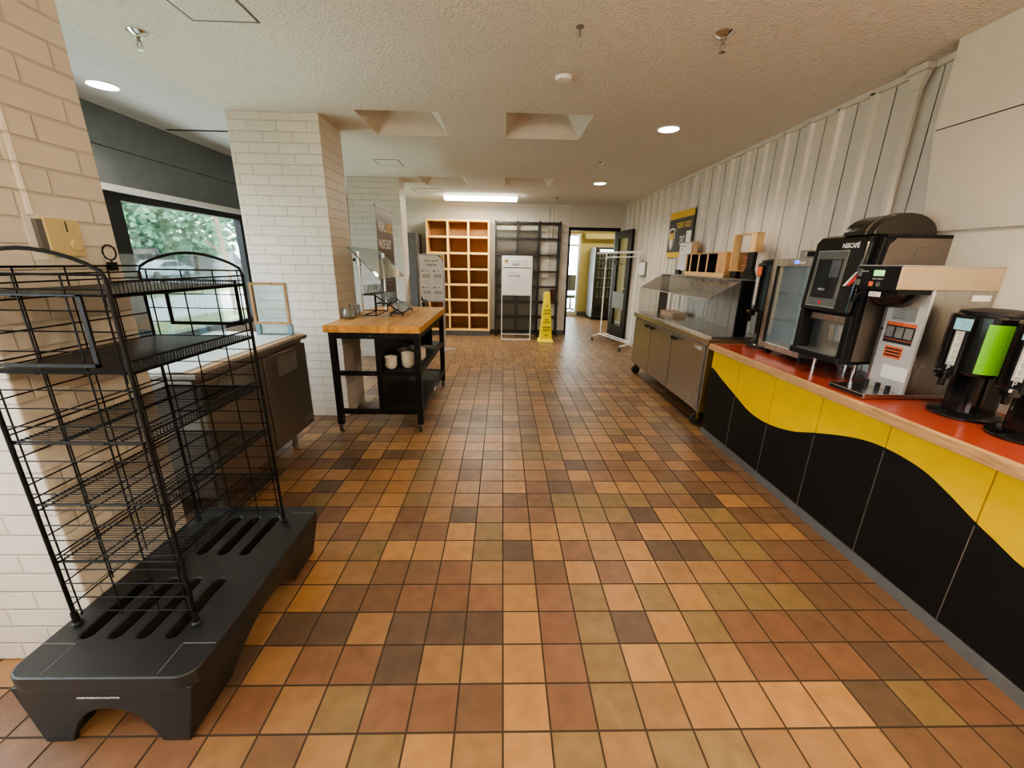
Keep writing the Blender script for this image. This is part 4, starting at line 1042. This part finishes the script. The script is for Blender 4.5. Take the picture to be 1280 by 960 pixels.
# wooden compartment box on the guard shelf
SZ = 1.382
t = thing('compartment_box', 'wooden cutlery box with four open compartments on top of the food guard', 'box', (2.3, 4.55, SZ))
wx0, wx1, wy0, wy1, wz0, wz1 = 2.20, 2.42, 4.10, 5.00, SZ, SZ + .235
MB().box(wx0, wx1, wy0, wy0 + .02, wz0, wz1).build('end_board', 'pine', t, .002); MB().box(wx0, wx1, wy1 - .02, wy1, wz0, wz1).build('end_board', 'pine', t, .002)
MB().box(wx0 - .002, wx1, wy0, wy1, wz1, wz1 + .012).build('top_board', 'frame_wood', t, .002)
MB().box(wx0, wx1, wy0, wy1, wz0, wz0 + .012).build('bottom_board', 'frame_wood', t)
MB().box(wx0 - .004, wx0 + .008, wy0, wy1, wz0, wz0 + .045).build('front_lip', 'pine_l', t)
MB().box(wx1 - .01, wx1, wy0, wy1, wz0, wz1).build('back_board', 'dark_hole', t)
MB().box(wx0, wx0 + .01, wy0 + .02, wy0 + .17, wz0, wz1).build('face_board', 'pine', t)
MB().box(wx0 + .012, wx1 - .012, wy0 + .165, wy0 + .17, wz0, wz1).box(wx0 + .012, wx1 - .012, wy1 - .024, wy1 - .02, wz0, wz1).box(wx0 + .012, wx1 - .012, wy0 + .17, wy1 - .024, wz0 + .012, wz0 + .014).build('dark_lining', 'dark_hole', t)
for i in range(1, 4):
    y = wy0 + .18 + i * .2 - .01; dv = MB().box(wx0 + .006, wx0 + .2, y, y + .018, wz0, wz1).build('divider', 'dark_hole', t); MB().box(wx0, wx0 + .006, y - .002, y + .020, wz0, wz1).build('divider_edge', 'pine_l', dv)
# wood menu frame
t = thing('menu_holder', 'light wood menu frame on a black tapered stand beside the cutlery box', 'menu holder', (2.28, 3.9, SZ))
m = MB(); x = 2.24
MB().box(x, x + .07, 4.07, 4.09, 1.455, 1.775).build('side_board', 'pine_l', t)
MB().box(x, x + .07, 3.72, 3.80, 1.62, 1.775).build('side_board', 'pine_l', t)
MB().box(x, x + .07, 3.72, 4.09, 1.775, 1.785).build('top_board', 'frame_wood', t)
MB().box(x, x + .07, 3.78, 4.09, 1.448, 1.456).build('bottom_board', 'frame_wood', t)
MB().prism([(3.72, 1.62), (3.80, 1.62), (3.80, 1.50), (3.88, SZ), (3.66, SZ), (3.72, 1.47)], 'x', x, x + .035).build('stand', 'black', t)
MB().box(x, x + .05, 3.96, 4.06, SZ, 1.448).build('foot', 'black', t)
k = MB()
for i in range(4): k.box(x + .062, x + .064, 3.84, 3.98, 1.47 + i * .035, 1.474 + i * .035).box(x + .062, x + .064, 3.85 + i * .035, 3.853 + i * .035, 1.46, 1.59)
k.build('plaid_lining', pm('faded_red', (.45, .18, .16), .7), t)
# clipboard with paper
t = thing('clipboard_sign', 'wooden clipboard with a white notice standing in front of the tiger poster', 'sign', (2.33, 5.28, SZ))
MB().box(2.33, 2.34, 5.03, 5.54, 1.427, 1.776).build('board', 'frame_wood', t)
MB().box(2.326, 2.33, 5.19, 5.52, 1.432, 1.766).build('notice', 'paper', t)
k = MB(); k.box(2.3252, 2.326, 5.34, 5.49, 1.725, 1.735).box(2.3252, 2.326, 5.41, 5.49, 1.692, 1.70).box(2.3252, 2.326, 5.22, 5.48, 1.61, 1.614); k.build('text_line', 'grey_ink', t)
MB().box(2.31, 2.35, 5.42, 5.54, SZ, 1.44).build('foot', 'black', t, .004)
# poster
t = thing('tiger_poster', "black and gold TIGER'S VOICE poster on the ribbed right wall", 'poster', (2.42, 5.85, 1.6))
wx = 2.42; q0_, q1_ = 5.42, 6.20
MB().box(wx, wx + .004, q0_, q1_, 1.60, 2.20).build('sheet', 'poster_black', t)
MB().box(wx - .001, wx, q0_, q1_, 2.11, 2.20).build('gold_band', 'poster_gold', t)
MB().box(wx - .001, wx, q0_, q1_, 1.60, 1.67).build('gold_band', 'poster_gold', t)
text("TIGER'S VOICE", .10, (wx - .001, 5.95, 1.985), (0, -1, 0), (0, 0, 1), 'gold_ink', t, .001, xs=.70, bold=.003)
text('YOUR VOICE\nMATTERS\nTO US HERE', .045, (wx - .001, 5.72, 1.845), (0, -1, 0), (0, 0, 1), 'white_ink', t, .001, 'CENTER', xs=.6, bold=.001)
shield(wx - .001, 6.07, 1.86, .21, t, (0, -1, 0), (-1, 0, 0))
MB().box(wx - .0015, wx - .0005, 5.45, 5.60, 1.73, 1.93).build('white_square', 'white_ink', t)
# wall dispenser
t = thing('paper_holder', 'white folded paper holder on the ribbed wall by the coat rack', 'holder', (2.43, 7.15, 1.43))
MB().box(2.40, 2.43, 7.00, 7.33, 1.30, 1.54).build('holder', 'kick', t)
MB().slab([(2.395, 7.0, 1.33), (2.385, 7.28, 1.31), (2.385, 7.28, 1.53), (2.395, 7.0, 1.53)], (.006, 0, 0)).build('paper', 'paper', t)

# ------------------------------------------------------------------ beverage dispensers
def dispenser(cx_, cy_, label, label_mat='green', group=None):
    t = thing('beverage_dispenser', label, 'beverage dispenser', (cx_, cy_, CT), group)
    z = CT
    MB().lathe([(.125, 0), (.130, .004), (.130, .012), (.118, .022), (.095, .028), (0, .028)], (cx_ + .01, cy_, z), 36).build('base', 'black_gloss', t)
    MB().rbox(cx_ - .06, cx_ + .10, cy_ - .075, cy_ + .075, z + .02, z + .215, .05, n=6).build('pedestal', 'black_gloss', t)
    m = MB(); m.rbox(cx_ - .125, cx_ + .125, cy_ - .115, cy_ + .115, z + .205, z + .475, .07, n=8); m.build('body', 'black_gloss', t, .012)
    m = MB(); m.lathe([(.115, .46), (.120, .475), (.115, .488), (.06, .498), (0, .50)], (cx_, cy_, z), 36); m.build('lid', 'black', t)
    g = MB(); g.rbox(cx_ - .140, cx_ - .118, cy_ - .030, cy_ + .030, z + .20, z + .465, .008); g.build('front_column', 'black', t)
    MB().rbox(cx_ - .146, cx_ - .138, cy_ - .017, cy_ + .017, z + .245, z + .40, .003, 'z').build('sight_glass', pm('gauge_tube', (.50, .50, .47), .15), t)
    k = MB()
    for i in range(5): k.box(cx_ - .148, cx_ - .1455, cy_ - .012, cy_ + .006, z + .265 + i * .028, z + .268 + i * .028)
    k.box(cx_ - .1478, cx_ - .1456, cy_ + .004, cy_ + .006, z + .262, z + .385)
    k.build('gauge_mark', 'white_ink', t)
    MB().box(cx_ - .1465, cx_ - .139, cy_ - .034, cy_ + .030, z + .405, z + .455).build('sticker', 'blue_label' if label_mat else 'orange_label', t)
    s_ = MB(); s_.rbox(cx_ - .175, cx_ - .12, cy_ - .022, cy_ + .022, z + .185, z + .215, .01).lathe([(.012, 0), (.014, .04)], (cx_ - .155, cy_, z + .15), 12); s_.build('spigot', 'black_gloss', t)
    MB().box(cx_ - .185, cx_ - .15, cy_ - .020, cy_ + .020, z + .205, z + .217).build('push_handle', 'chrome', t)
    text('P', .03, (cx_ - .1405, cy_ + .010, z + .222), (0, -1, 0), (0, 0, 1), 'white_ink', t, .001)
    if label_mat:
        # wrapped label on the side that faces the room's near end, built just proud of the rounded body
        pts = []
        e = .0015; r = .07 + e
        pts.append((cx_ + .06, cy_ - .115 - e)); pts.append((cx_ - .125 + .07, cy_ - .115 - e))
        for i in range(1, 7):
            an = -pi / 2 - i / 7 * (pi / 2) * .80; pts.append((cx_ - .125 + .07 + r * cos(an), cy_ - .115 + .07 + r * sin(an)))
        m = MB()
        for (a, b) in zip(pts, pts[1:]): m.quad((a[0], a[1], z + .225), (b[0], b[1], z + .225), (b[0], b[1], z + .44), (a[0], a[1], z + .44))
        lo = m.build('label', label_mat, t)
    return t
dispenser(2.19, 1.74, 'black beverage dispenser with bright green label beside the steel coffee brewer', 'green')
dispenser(2.165, 1.47, 'black beverage dispenser with green label at the right edge of the photo', 'green')
td = dispenser(2.215, 3.355, 'black beverage dispenser with orange sticker between prep fridge and small glass-door fridge', None)
td.scale = (.85, .85, 1.45)

# ------------------------------------------------------------------ small glass door fridge
ax0, ax1, ay0, ay1, az0, az1 = 2.10, 2.43, 2.74, 3.21, .875, 1.555
t = thing('countertop_fridge', 'small stainless glass-door countertop fridge on the red counter', 'refrigerator', ((ax0 + ax1) / 2, (ay0 + ay1) / 2, CT))
m = MB(); tw = .02
m.box(ax0 + .03, ax1, ay0, ay0 + tw, az0, az1).box(ax0 + .03, ax1, ay1 - tw, ay1, az0, az1).box(ax0 + .03, ax1, ay0 + tw, ay1 - tw, az1 - tw, az1).box(ax0 + .03, ax1, ay0 + tw, ay1 - tw, az0, az0 + tw).box(ax1 - tw, ax1, ay0 + tw, ay1 - tw, az0, az1)
m.build('cabinet', 'steel', t)
m = MB(); m.box(ax1 - tw - .004, ax1 - tw, ay0 + tw, ay1 - tw, az0 + tw, az1 - tw).box(ax0 + .04, ax1 - tw, ay1 - tw - .003, ay1 - tw, az0 + tw, az1 - tw).box(ax0 + .04, ax1 - tw, ay0 + tw, ay0 + tw + .003, az0 + tw, az1 - tw).box(ax0 + .04, ax1 - tw, ay0 + tw, ay1 - tw, az0 + tw, az0 + tw + .003)
m.build('lining', 'fridge_in', t)
dd = MB(); fw = .045
dd.box(ax0, ax0 + .028, ay0, ay0 + fw * .7, az0, az1).box(ax0, ax0 + .028, ay1 - fw, ay1, az0, az1).box(ax0, ax0 + .028, ay0 + fw * .7, ay1 - fw, az1 - fw * 1.2, az1).box(ax0, ax0 + .028, ay0 + fw * .7, ay1 - fw, az0, az0 + fw)
dd = dd.build('door', 'steel', t, .002)
MB().box(ax0 + .002, ax0 + .02, ay1 - fw - .022, ay1 - fw, az0 + fw, az1 - fw * 1.2).build('gasket', 'black', dd)
MB().box(ax0 + .008, ax0 + .012, ay0 + fw * .7, ay1 - fw - .02, az0 + fw, az1 - fw * 1.2).build('pane', 'fridge_glass', dd)
for z in (1.10, 1.30):
    s_ = MB()
    for i in range(12):
        y = ay0 + .03 + i * .036; s_.box(ax0 + .05, ax1 - .03, y, y + .003, z, z + .003)
    s_.box(ax0 + .05, ax0 + .054, ay0 + .022, ay1 - .022, z - .002, z + .004); s_.build('wire_shelf', 'alum', t)
s_ = MB()
for i in range(6): s_.box(ax1 - .04, ax1 - .034, ay0 + .04, ay0 + .26, 1.00 + i * .022, 1.008 + i * .022)
s_.build('vent_louvre', 'white_metal', t)
MB().box(ax0 + .002, ax0 + .12, ay0 + .02, ay0 + .20, az1, az1 + .055).build('control_box', 'steel_dark', t)
MB().box(ax0, ax0 + .002, ay0 + .045, ay0 + .125, az1 + .012, az1 + .045).build('display', 'screen', t)
MB().box(ax0 - .001, ax0 + .001, ay0 + .135, ay0 + .14, az1 + .012, az1 + .04).build('button', 'white_ink', t)
MB().rbox(ax0 - .0015, ax0, ay0 + .185, ay0 + .235, az1 - .036, az1 - .012, .008, 'x').build('blue_emblem', 'blue_led', t)
text('avant', .030, (ax0 - .001, ay0 + .180, az1 - .035), (0, -1, 0), (0, 0, 1), 'white_ink', t, .001, xs=.9, bold=.001)
for x in (ax0 + .05, ax1 - .05):
    for y in (ay0 + .04, ay1 - .04): MB().cyl((x, y, CT), .015, .042, 12).build('foot', 'black', t)

# ------------------------------------------------------------------ coffee machine
nx0, nx1, ny0, ny1 = 2.05, 2.415, 2.25, 2.665
t = thing('coffee_machine', 'tall black NESCAFÉ coffee machine with touchscreen and bean hopper', 'coffee machine', ((nx0 + nx1) / 2, (ny0 + ny1) / 2, CT))
m = MB(); m.rbox(nx0 + .02, nx1, ny0, ny1, .955, 1.655, .03, 'y'); m.build('body', 'black', t)
# fascia door, profile in x,z extruded across y, slightly raked
m = MB(); m.prism([(1.985, 1.235), (2.06, 1.225), (2.11, 1.665), (2.07, 1.685), (2.03, 1.672), (2.005, 1.64)], 'y', ny0 + .045, ny1 + .01)
fd = m.build('fascia_door', 'black_gloss', t, .012)
m = MB(); m.prism([(2.015, 1.22), (2.03, .96), (2.10, .96), (2.14, 1.66), (2.06, 1.675)], 'y', ny0 + .004, ny0 + .044); m.build('side_cheek', 'black', t, .004)
m = MB(); m.prism([(2.000, 1.25), (2.004, 1.25), (2.034, 1.64), (2.029, 1.64)], 'y', ny0 + .041, ny0 + .045); m.build('trim_strip', 'chrome', t)
# front plane helper: raked face from (1.985,1.235) to (2.005,1.64)
def FX(z): return 1.985 + (z - 1.235) / (1.64 - 1.235) * .020
def fplate(y0, y1, z0, z1, o, nm, mat, par):
    m = MB(); m.add([(FX(z0) - o, y0, z0), (FX(z0) - o, y1, z0), (FX(z1) - o, y1, z1), (FX(z1) - o, y0, z1)], [(0, 1, 2, 3)]); return m.build(nm, mat, par)
sc0 = fplate(2.395, 2.630, 1.262, 1.595, .0012, 'screen_bezel', 'chrome', fd)
fplate(2.400, 2.625, 1.267, 1.590, .0020, 'screen_panel', pm('screen_panel', (.13, .14, .14), .12), fd)
fplate(2.418, 2.607, 1.315, 1.545, .0026, 'screen', 'screen', fd)
fplate(2.430, 2.500, 1.44, 1.54, .0030, 'screen_reflection', 'screen_l', fd)  # lighter patch, a reflection painted onto the screen
text('NESCAFÉ', .036, (FX(1.615) - .001, 2.455, 1.608), (0, -1, 0), (.05, 0, 1), 'white_ink', fd, .003, xs=.80, bold=.0012)
text('MENU', .020, (FX(1.36) - .001, 2.555, 1.36), (0, -1, 0), (.05, 0, 1), 'white_ink', fd, .004, xs=1.)
m = MB(); m.cyl((FX(1.29) - .004, 2.515, 1.29), .011, .002, 16, 'x'); m.build('red_emblem', 'red_ink', fd)
# dispensing bay
m = MB(); m.box(2.05, 2.06, ny0 + .06, ny1 - .03, 1.175, 1.215); m.build('nozzle_plate', pm('bronze_plate', (.42, .32, .27), .3, .6), t)
text('NESCAFÉ', .014, (2.049, 2.50, 1.188), (0, -1, 0), (0, 0, 1), 'red_ink', t, .001)
MB().box(2.068, 2.0695, ny0 + .06, ny1 - .035, .985, 1.17).build('bay_back', 'steel', t)
MB().box(2.03, 2.068, 2.40, 2.44, 1.06, 1.16).build('nozzle', 'chrome', t)
MB().box(1.99, 2.08, ny0 + .005, ny0 + .05, .95, 1.235).build('bay_cheek', 'black', t, .006); MB().box(1.99, 2.08, ny1 - .03, ny1 + .004, .95, 1.235).build('bay_cheek', 'black', t, .006)
m = MB(); m.rbox(1.965, 2.12, ny0 + .0, ny1 + .006, .95, .985, .02); m.build('drip_tray', 'black', t, .004)
m = MB(); m.box(1.985, 2.065, ny0 + .06, ny1 - .04, .985, .989)
m.build('drip_grille', 'alum', t)
sp = MB(); sp.prism([(2.045, .97), (nx1 + .008, .97), (nx1 + .008, 1.655), (2.12, 1.655), (2.085, 1.62), (2.045, 1.30)], 'y', ny0 - .006, ny0); sp.build('side_panel', 'taupe', t)
sp = MB()
sp.tube([(2.235, ny0 - .007, 1.44), (2.235, ny0 - .007, 1.585), (2.245, ny0 - .007, 1.603), (2.265, ny0 - .007, 1.61), (2.415, ny0 - .007, 1.61)], .003, 5); sp.build('side_groove', 'kick', t)
MB().box(2.06, nx1 + .008, ny0 - .008, ny1, 1.655, 1.675).build('top_cover', 'black', t, .003)
hp = MB(); pts = []
for i in range(17):
    an = pi * i / 16; pts.append((2.195 - .175 * cos(an), 1.675 + .112 * sin(an)))
hp.prism(pts, 'y', 2.285, 2.50); hp.build('bean_hopper', 'hopper', t, .004)
hp = MB(); hp.prism([(2.195 + (a - 2.195) * 1.03, 1.675 + (b - 1.675) * 1.05) for a, b in pts], 'y', 2.335, 2.343); hp.build('hopper_band', 'taupe', t)
for x in (nx0 + .08, nx1 - .06):
    for y in (ny0 + .05, ny1 - .05): MB().cyl((x, y, CT), .011, .12, 14).build('leg', 'chrome', t)
# red and white tag on its corner
tg = MB(); tg.slab([(1.985, 2.32, 1.40), (1.985, 2.36, 1.395), (2.0, 2.29, 1.475), (2.0, 2.255, 1.475)], (-.002, 0, 0))
k = MB().slab([(1.983, 2.345, 1.397), (1.983, 2.365, 1.395), (1.996, 2.31, 1.475), (1.996, 2.30, 1.475)], (-.002, 0, 0)).box(2.0, 2.002, 2.245, 2.27, 1.395, 1.45)
tt = thing('red_tag', 'small red and white tag hanging at the corner of the NESCAFÉ machine', 'tag', (1.99, 2.31, 1.4))
tg.build('tag_face', 'red_ink', tt); k.build('tag_stripe', 'white_ink', tt)

# ------------------------------------------------------------------ coffee brewer
by0_, by1_ = 1.955, 2.195
t = thing('coffee_brewer', 'stainless coffee brewer with green display and warning stickers on the counter', 'coffee brewer', (2.15, 2.075, CT))
MB().box(1.90, 2.40, by0_, by1_, CT + .004, CT + .028).build('base_tray', 'steel_h', t, .003)
MB().box(1.898, 1.900, by0_ + .01, by1_ - .01, CT + .009, CT + .023).build('tray_front', 'black', t)
MB().box(2.11, 2.415, by0_, by1_, CT + .028, 1.398).build('column', 'steel', t, .003)
MB().box(1.908, 2.418, by0_ - .002, by1_ + .002, 1.398, 1.508).build('head', pm('warm_steel', (.60, .48, .34), .32, .6, var=.06), t, .003)
MB().box(1.91, 2.418, by0_ - .003, by1_ + .003, 1.508, 1.514).build('head_trim', 'alum', t)
MB().box(1.904, 1.908, by0_, by1_, 1.394, 1.508).build('control_panel', 'black', t, .001)
MB().box(1.93, 2.20, by0_ + .01, by1_ - .01, 1.375, 1.398).build('underside', 'black', t)
MB().box(1.9035, 1.905, 2.035, 2.095, 1.46, 1.488).build('display', 'lcd', t)
text('BREWER', .010, (1.9045, 2.165, 1.478), (0, -1, 0), (0, 0, 1), 'white_ink', t, .001)
text('BREW SELECT', .010, (1.9045, 2.095, 1.442), (0, -1, 0), (0, 0, 1), 'white_ink', t, .001)
MB().rbox(1.9035, 1.905, 2.085, 2.110, 1.408, 1.432, .004, 'x').build('brew_button', 'orange_label', t)
MB().rbox(1.9035, 1.905, 2.045, 2.068, 1.408, 1.430, .004, 'x').build('stop_button', 'kick', t)
MB().box(1.902, 1.905, 2.165, 2.188, 1.455, 1.495).box(1.896, 1.905, 2.165, 2.192, 1.41, 1.44).build('switch', 'kick', t)
m = MB(); m.lathe([(.05, -.085), (.075, -.07), (.10, -.03), (.105, 0)], (2.015, 2.07, 1.392), 28); br_ = m.build('brew_basket', 'black_gloss', t)
m = MB(); m.tube([(1.93, 2.14, 1.38), (1.905, 2.165, 1.36), (1.90, 2.17, 1.32)], .010, 8); m.build('basket_handle', 'black', br_)
MB().box(1.905, 1.908, 2.03, 2.095, 1.358, 1.382).build('basket_label', 'paper', br_)
text('WARNING', .009, (1.9045, 2.09, 1.366), (0, -1, 0), (0, 0, 1), 'red_ink', br_, .001)
fp = MB(); fp.box(2.100, 2.110, by0_ + .002, by1_ - .03, CT + .028, 1.398); fp.build('splash_panel', 'alum_white', t)
xf = 2.0995
MB().box(xf - .001, xf, 2.00, 2.13, 1.235, 1.31).build('spec_label', 'alum', t)
k = MB()
for i in range(4): k.box(xf - .0015, xf - .001, 2.06, 2.12 - i * .008, 1.248 + i * .014, 1.251 + i * .014)
k.build('label_line', 'grey_ink', t)
MB().box(xf - .001, xf, 1.985, 2.145, 1.115, 1.225).build('warning_label', 'ink', t)
MB().box(xf - .0018, xf - .001, 1.985, 2.145, 1.208, 1.225).box(xf - .0018, xf - .001, 1.985, 2.145, 1.132, 1.135).build('label_red_band', 'orange_label', t)
k = MB()
for i in range(3): k.box(xf - .0018, xf - .001, 1.993 + i * .052, 2.035 + i * .052, 1.145, 1.20)
k.build('label_picture', 'grey_ink', t)
MB().box(xf - .001, xf, 2.02, 2.12, 1.035, 1.098).build('caution_label', 'orange_label', t)
k = MB()
for i in range(3): k.box(xf - .0018, xf - .001, 2.026, 2.114, 1.045 + i * .017, 1.054 + i * .017)
k.build('caution_text', 'ink', t)
MB().slab([(1.98, 1.945, .905), (2.09, 1.96, .90), (2.09, 1.96, .99), (1.98, 1.945, .98)], (0, .002, 0)).build('paper_tag', 'paper', t) if False else None
MB().box(2.096, 2.0985, 1.958, 2.10, .925, .995).build('paper_note', 'paper', t)
MB().box(2.29, 2.40, by0_ - .0045, by0_ - .0025, 1.365, 1.388).build('maker_plate', 'paper', t) if False else MB().box(2.30, 2.395, by0_ - .0015, by0_, 1.350, 1.378).build('maker_plate', 'paper', t)
for y in (2.0, 2.06, 2.13): MB().cyl((2.06, y, CT + .028), .012, .035, 12).build('locating_peg', 'black', t)
for x in (2.12, 2.16): MB().cyl((x, by0_ - .002, 1.02), .004, .003, 8, 'y').build('screw', 'chrome', t)
MB().cyl((2.095, 2.165, 1.18), .010, .012, 12, 'x').build('tap_stub', 'chrome', t)

# ------------------------------------------------------------------ outside the window
g = MB(); g.box(-60, XW - .15, -10, 60, -.30, -.22); g.build('exterior_lawn', 'grass', kind='structure')
MB().box(-14.5, -9.2, -10, 60, -.215, -.20).build('exterior_sidewalk', 'walk', kind='structure')
MB().box(-34, -17.5, -10, 60, -.215, -.205).build('exterior_road', 'road', kind='structure')
m = MB(); m.prism([(-44, -.2), (-36, -.2), (-38.5, 3.6), (-44, 4.2)], 'y', -10, 60); m.build('exterior_bank', 'stone', kind='structure')
MB().box(1.0, 6, 12.3, 40, -.1, -.02).build('exterior_ground', 'walk', kind='structure')
def tree(x, y, h, r, mat, label, zc=None, n=2600):
    t = thing('leafy_tree', label, 'tree', (x, y, -.2), 'trees across the road')
    rd = random.Random(int(x * 10 + y)); m = MB()
    for i in range(n):
        v = Vector((rd.gauss(0, 1), rd.gauss(0, 1), rd.gauss(0, 1))).normalized() * r * (.55 + .45 * rd.random())
        v.z *= .75
        lump = .85 + .25 * sin(v.x * 1.3 + x) * cos(v.y * 1.1) + .1 * sin(v.z * 2)
        c_ = Vector((x, y, zc or h * .62)) + v * lump
        a = Vector((rd.gauss(0, 1), rd.gauss(0, 1), rd.gauss(0, 1))).normalized(); b = a.orthogonal().normalized() * .22; a = a * .30
        m.add([c_ - a, c_ + b, c_ + a, c_ - b], [(0, 1, 2, 3)])
    m.build('crown', mat, t)
    MB().tube([(x, y, -.2), (x + .1, y, h * .3), (x, y + .1, h * .55)], .22, 8).build('trunk', 'bark', t)
tree(-36, 30, 10, 5.5, 'leaf_p', 'purple-leaved tree across the road seen at the left of the window', 4.6)
tree(-37, 39, 12, 6, 'leaf', 'large green tree across the road in the middle of the window', 5.0)
tree(-33, 46, 12, 6, 'leaf', 'green tree across the road at the right of the window', 5.0)
tree(-42, 48, 14, 6.5, 'leaf', 'tall green tree farthest behind the others outside', 7)
tree(-46, 34, 14, 6.5, 'leaf', 'tall pale green tree behind the purple one outside', 9)
# young street tree with stake
t = thing('young_tree', 'thin young tree trunk with stake on the lawn just outside the window', 'tree', (-8.3, 12.8, -.22))
MB().tube([(-8.3, 12.8, -.22), (-8.28, 12.8, 1.2), (-8.35, 12.75, 2.6), (-8.3, 12.8, 4.2)], .055, 8).build('trunk', 'bark', t)
MB().tube([(-8.3, 12.8, 1.55), (-8.6, 12.5, 1.95)], .03, 6).build('branch', 'bark', t)
rd = random.Random(5); m = MB()
for i in range(700):
    v = Vector((rd.gauss(0, .5), rd.gauss(0, .5), rd.gauss(0, .5))); c_ = Vector((-8.3, 12.8, 4.6)) + v
    a = Vector((rd.gauss(0, 1), rd.gauss(0, 1), rd.gauss(0, 1))).normalized(); b = a.orthogonal().normalized() * .05; a = a * .07
    m.add([c_ - a, c_ + b, c_ + a, c_ - b], [(0, 1, 2, 3)])
m.build('crown', 'leaf', t)
# parked car
def car(x, y, label):
    t = thing('parked_car', label, 'car', (x, y, -.2))
    z = -.2
    body = [(-2.2, .35), (-2.2, .75), (-1.9, .9), (-1.1, .98), (-.5, 1.38), (.7, 1.42), (1.4, 1.05), (2.15, .9), (2.25, .6), (2.2, .35)]
    MB().prism([(y + a, z + b) for a, b in body], 'x', x - .85, x + .85).build('body', 'car', t, .06)
    MB().prism([(y - 1.0, z + .98), (y - .48, z + 1.32), (y + .65, z + 1.35), (y + 1.25, z + 1.03)], 'x', x - .87, x + .87).build('window', 'screen', t)
    for dy in (-1.4, 1.4):
        for dx in (-.87, .67): MB().cyl((x + dx, y + dy, z + .33), .33, .2, 20, 'x').build('wheel', 'rubber', t)
car(-25, 31, 'pale parked car on the road outside the window')
tt = thing('road_sign', 'small orange road sign beyond the window', 'sign', (-19, 18.6, -.2))
MB().cyl((-19, 18.6, -.2), .03, 2.2, 8).build('pole', 'alum', tt); MB().box(-18.97, -18.94, 18.4, 18.8, 1.7, 2.1).build('sign_face', 'poster_gold', tt)

# ------------------------------------------------------------------ world, lights, camera
w = bpy.data.worlds.new('sky'); S.world = w; w.use_nodes = True
bg = w.node_tree.nodes['Background']; bg.inputs['Color'].default_value = (.86, .95, 1, 1); bg.inputs['Strength'].default_value = 9.0
def area(name, loc, rot, sx, sy, e, col):
    L = bpy.data.lights.new(name, 'AREA'); L.shape = 'RECTANGLE'; L.size = sx; L.size_y = sy; L.energy = e; L.color = col
    o = bpy.data.objects.new(name, L); COL.objects.link(o); o.location = loc; o.rotation_euler = rot; return o
# sampling portals in the window openings (they emit nothing themselves)
for a, b in ((-1.2, .7), (1.0, 3.45), (3.45, 5.62), (5.9, 8.2)):
    po = area('portal', (XW - .14, (a + b) / 2, 1.35), (0, radians(-90), 0), 1.3, (b - a), 1, (1, 1, 1)); po.data.cycles.is_portal = True
for a, b in ((-1.2, .7), (1.0, 3.45), (3.45, 5.62), (5.9, 8.2)):
    area('added_daylight_high', (XW - .62, (a + b) / 2, 2.62), (0, radians(-62), 0), 1.0, (b - a), 75, (.86, .95, 1))  # added lamp outside, above the window view, stands in for sky daylight
    area('added_daylight_low', (XW - .62, (a + b) / 2, .20), (0, radians(-125), 0), .8, (b - a), 70, (.90, .95, 1))  # added lamp outside, below the sill, stands in for daylight off the ground
def point(loc, e, col, r):
    L = bpy.data.lights.new('unseen_lamp', 'POINT'); L.energy = e; L.color = col; L.shadow_soft_size = r
    o = bpy.data.objects.new('unseen_lamp', L); COL.objects.link(o); o.location = loc
point((1.75, -.7, 2.05), 70, (1, .80, .56), .10)
point((-1.7, -1.2, 1.9), 45, (1, .92, .82), .25)  # unseen fill added behind the camera to lift ceiling and walls
area('ceiling_fill', (1.0, -1.0, ZC - .03), (0, 0, 0), 1.2, .3, 22, (1, .84, .62))  # general fill added behind the camera, no fixture belongs to it
area('tube_lamp', (-.4, 7.78, ZC - .10), (0, 0, 0), 1.2, .2, 40, (1, .90, .74))
area('hall_lamp', (2.9, 10.3, ZC - .03), (0, 0, 0), 1.2, .6, 45, (1, .93, .75))

cam = bpy.data.cameras.new('camera'); co = bpy.data.objects.new('camera', cam); COL.objects.link(co); S.camera = co
f_, pitch, yaw, roll, hh = 501.94, .2942, .0272, .0183, 9.3334 * TILE
F = Vector((sin(yaw) * cos(pitch), cos(yaw) * cos(pitch), -sin(pitch)))
R = Vector((cos(yaw), -sin(yaw), 0)); U = R.cross(F)
R2 = R * cos(roll) + U * sin(roll); U2 = -R * sin(roll) + U * cos(roll)
co.matrix_world = Matrix(((R2.x, U2.x, -F.x, 0), (R2.y, U2.y, -F.y, 0), (R2.z, U2.z, -F.z, hh), (0, 0, 0, 1)))
cam.sensor_width = 36; cam.lens = f_ / 1280 * 36; cam.clip_start = .02; cam.clip_end = 300
S.view_settings.view_transform = 'AgX'
S.view_settings.look = 'AgX - Medium High Contrast'
S.view_settings.exposure = .64
S.cycles.use_denoising = True
S.cycles.max_bounces = 10; S.cycles.transparent_max_bounces = 16; S.cycles.diffuse_bounces = 5
S.cycles.sample_clamp_indirect = 6
S.cycles.caustics_reflective = False; S.cycles.caustics_refractive = False
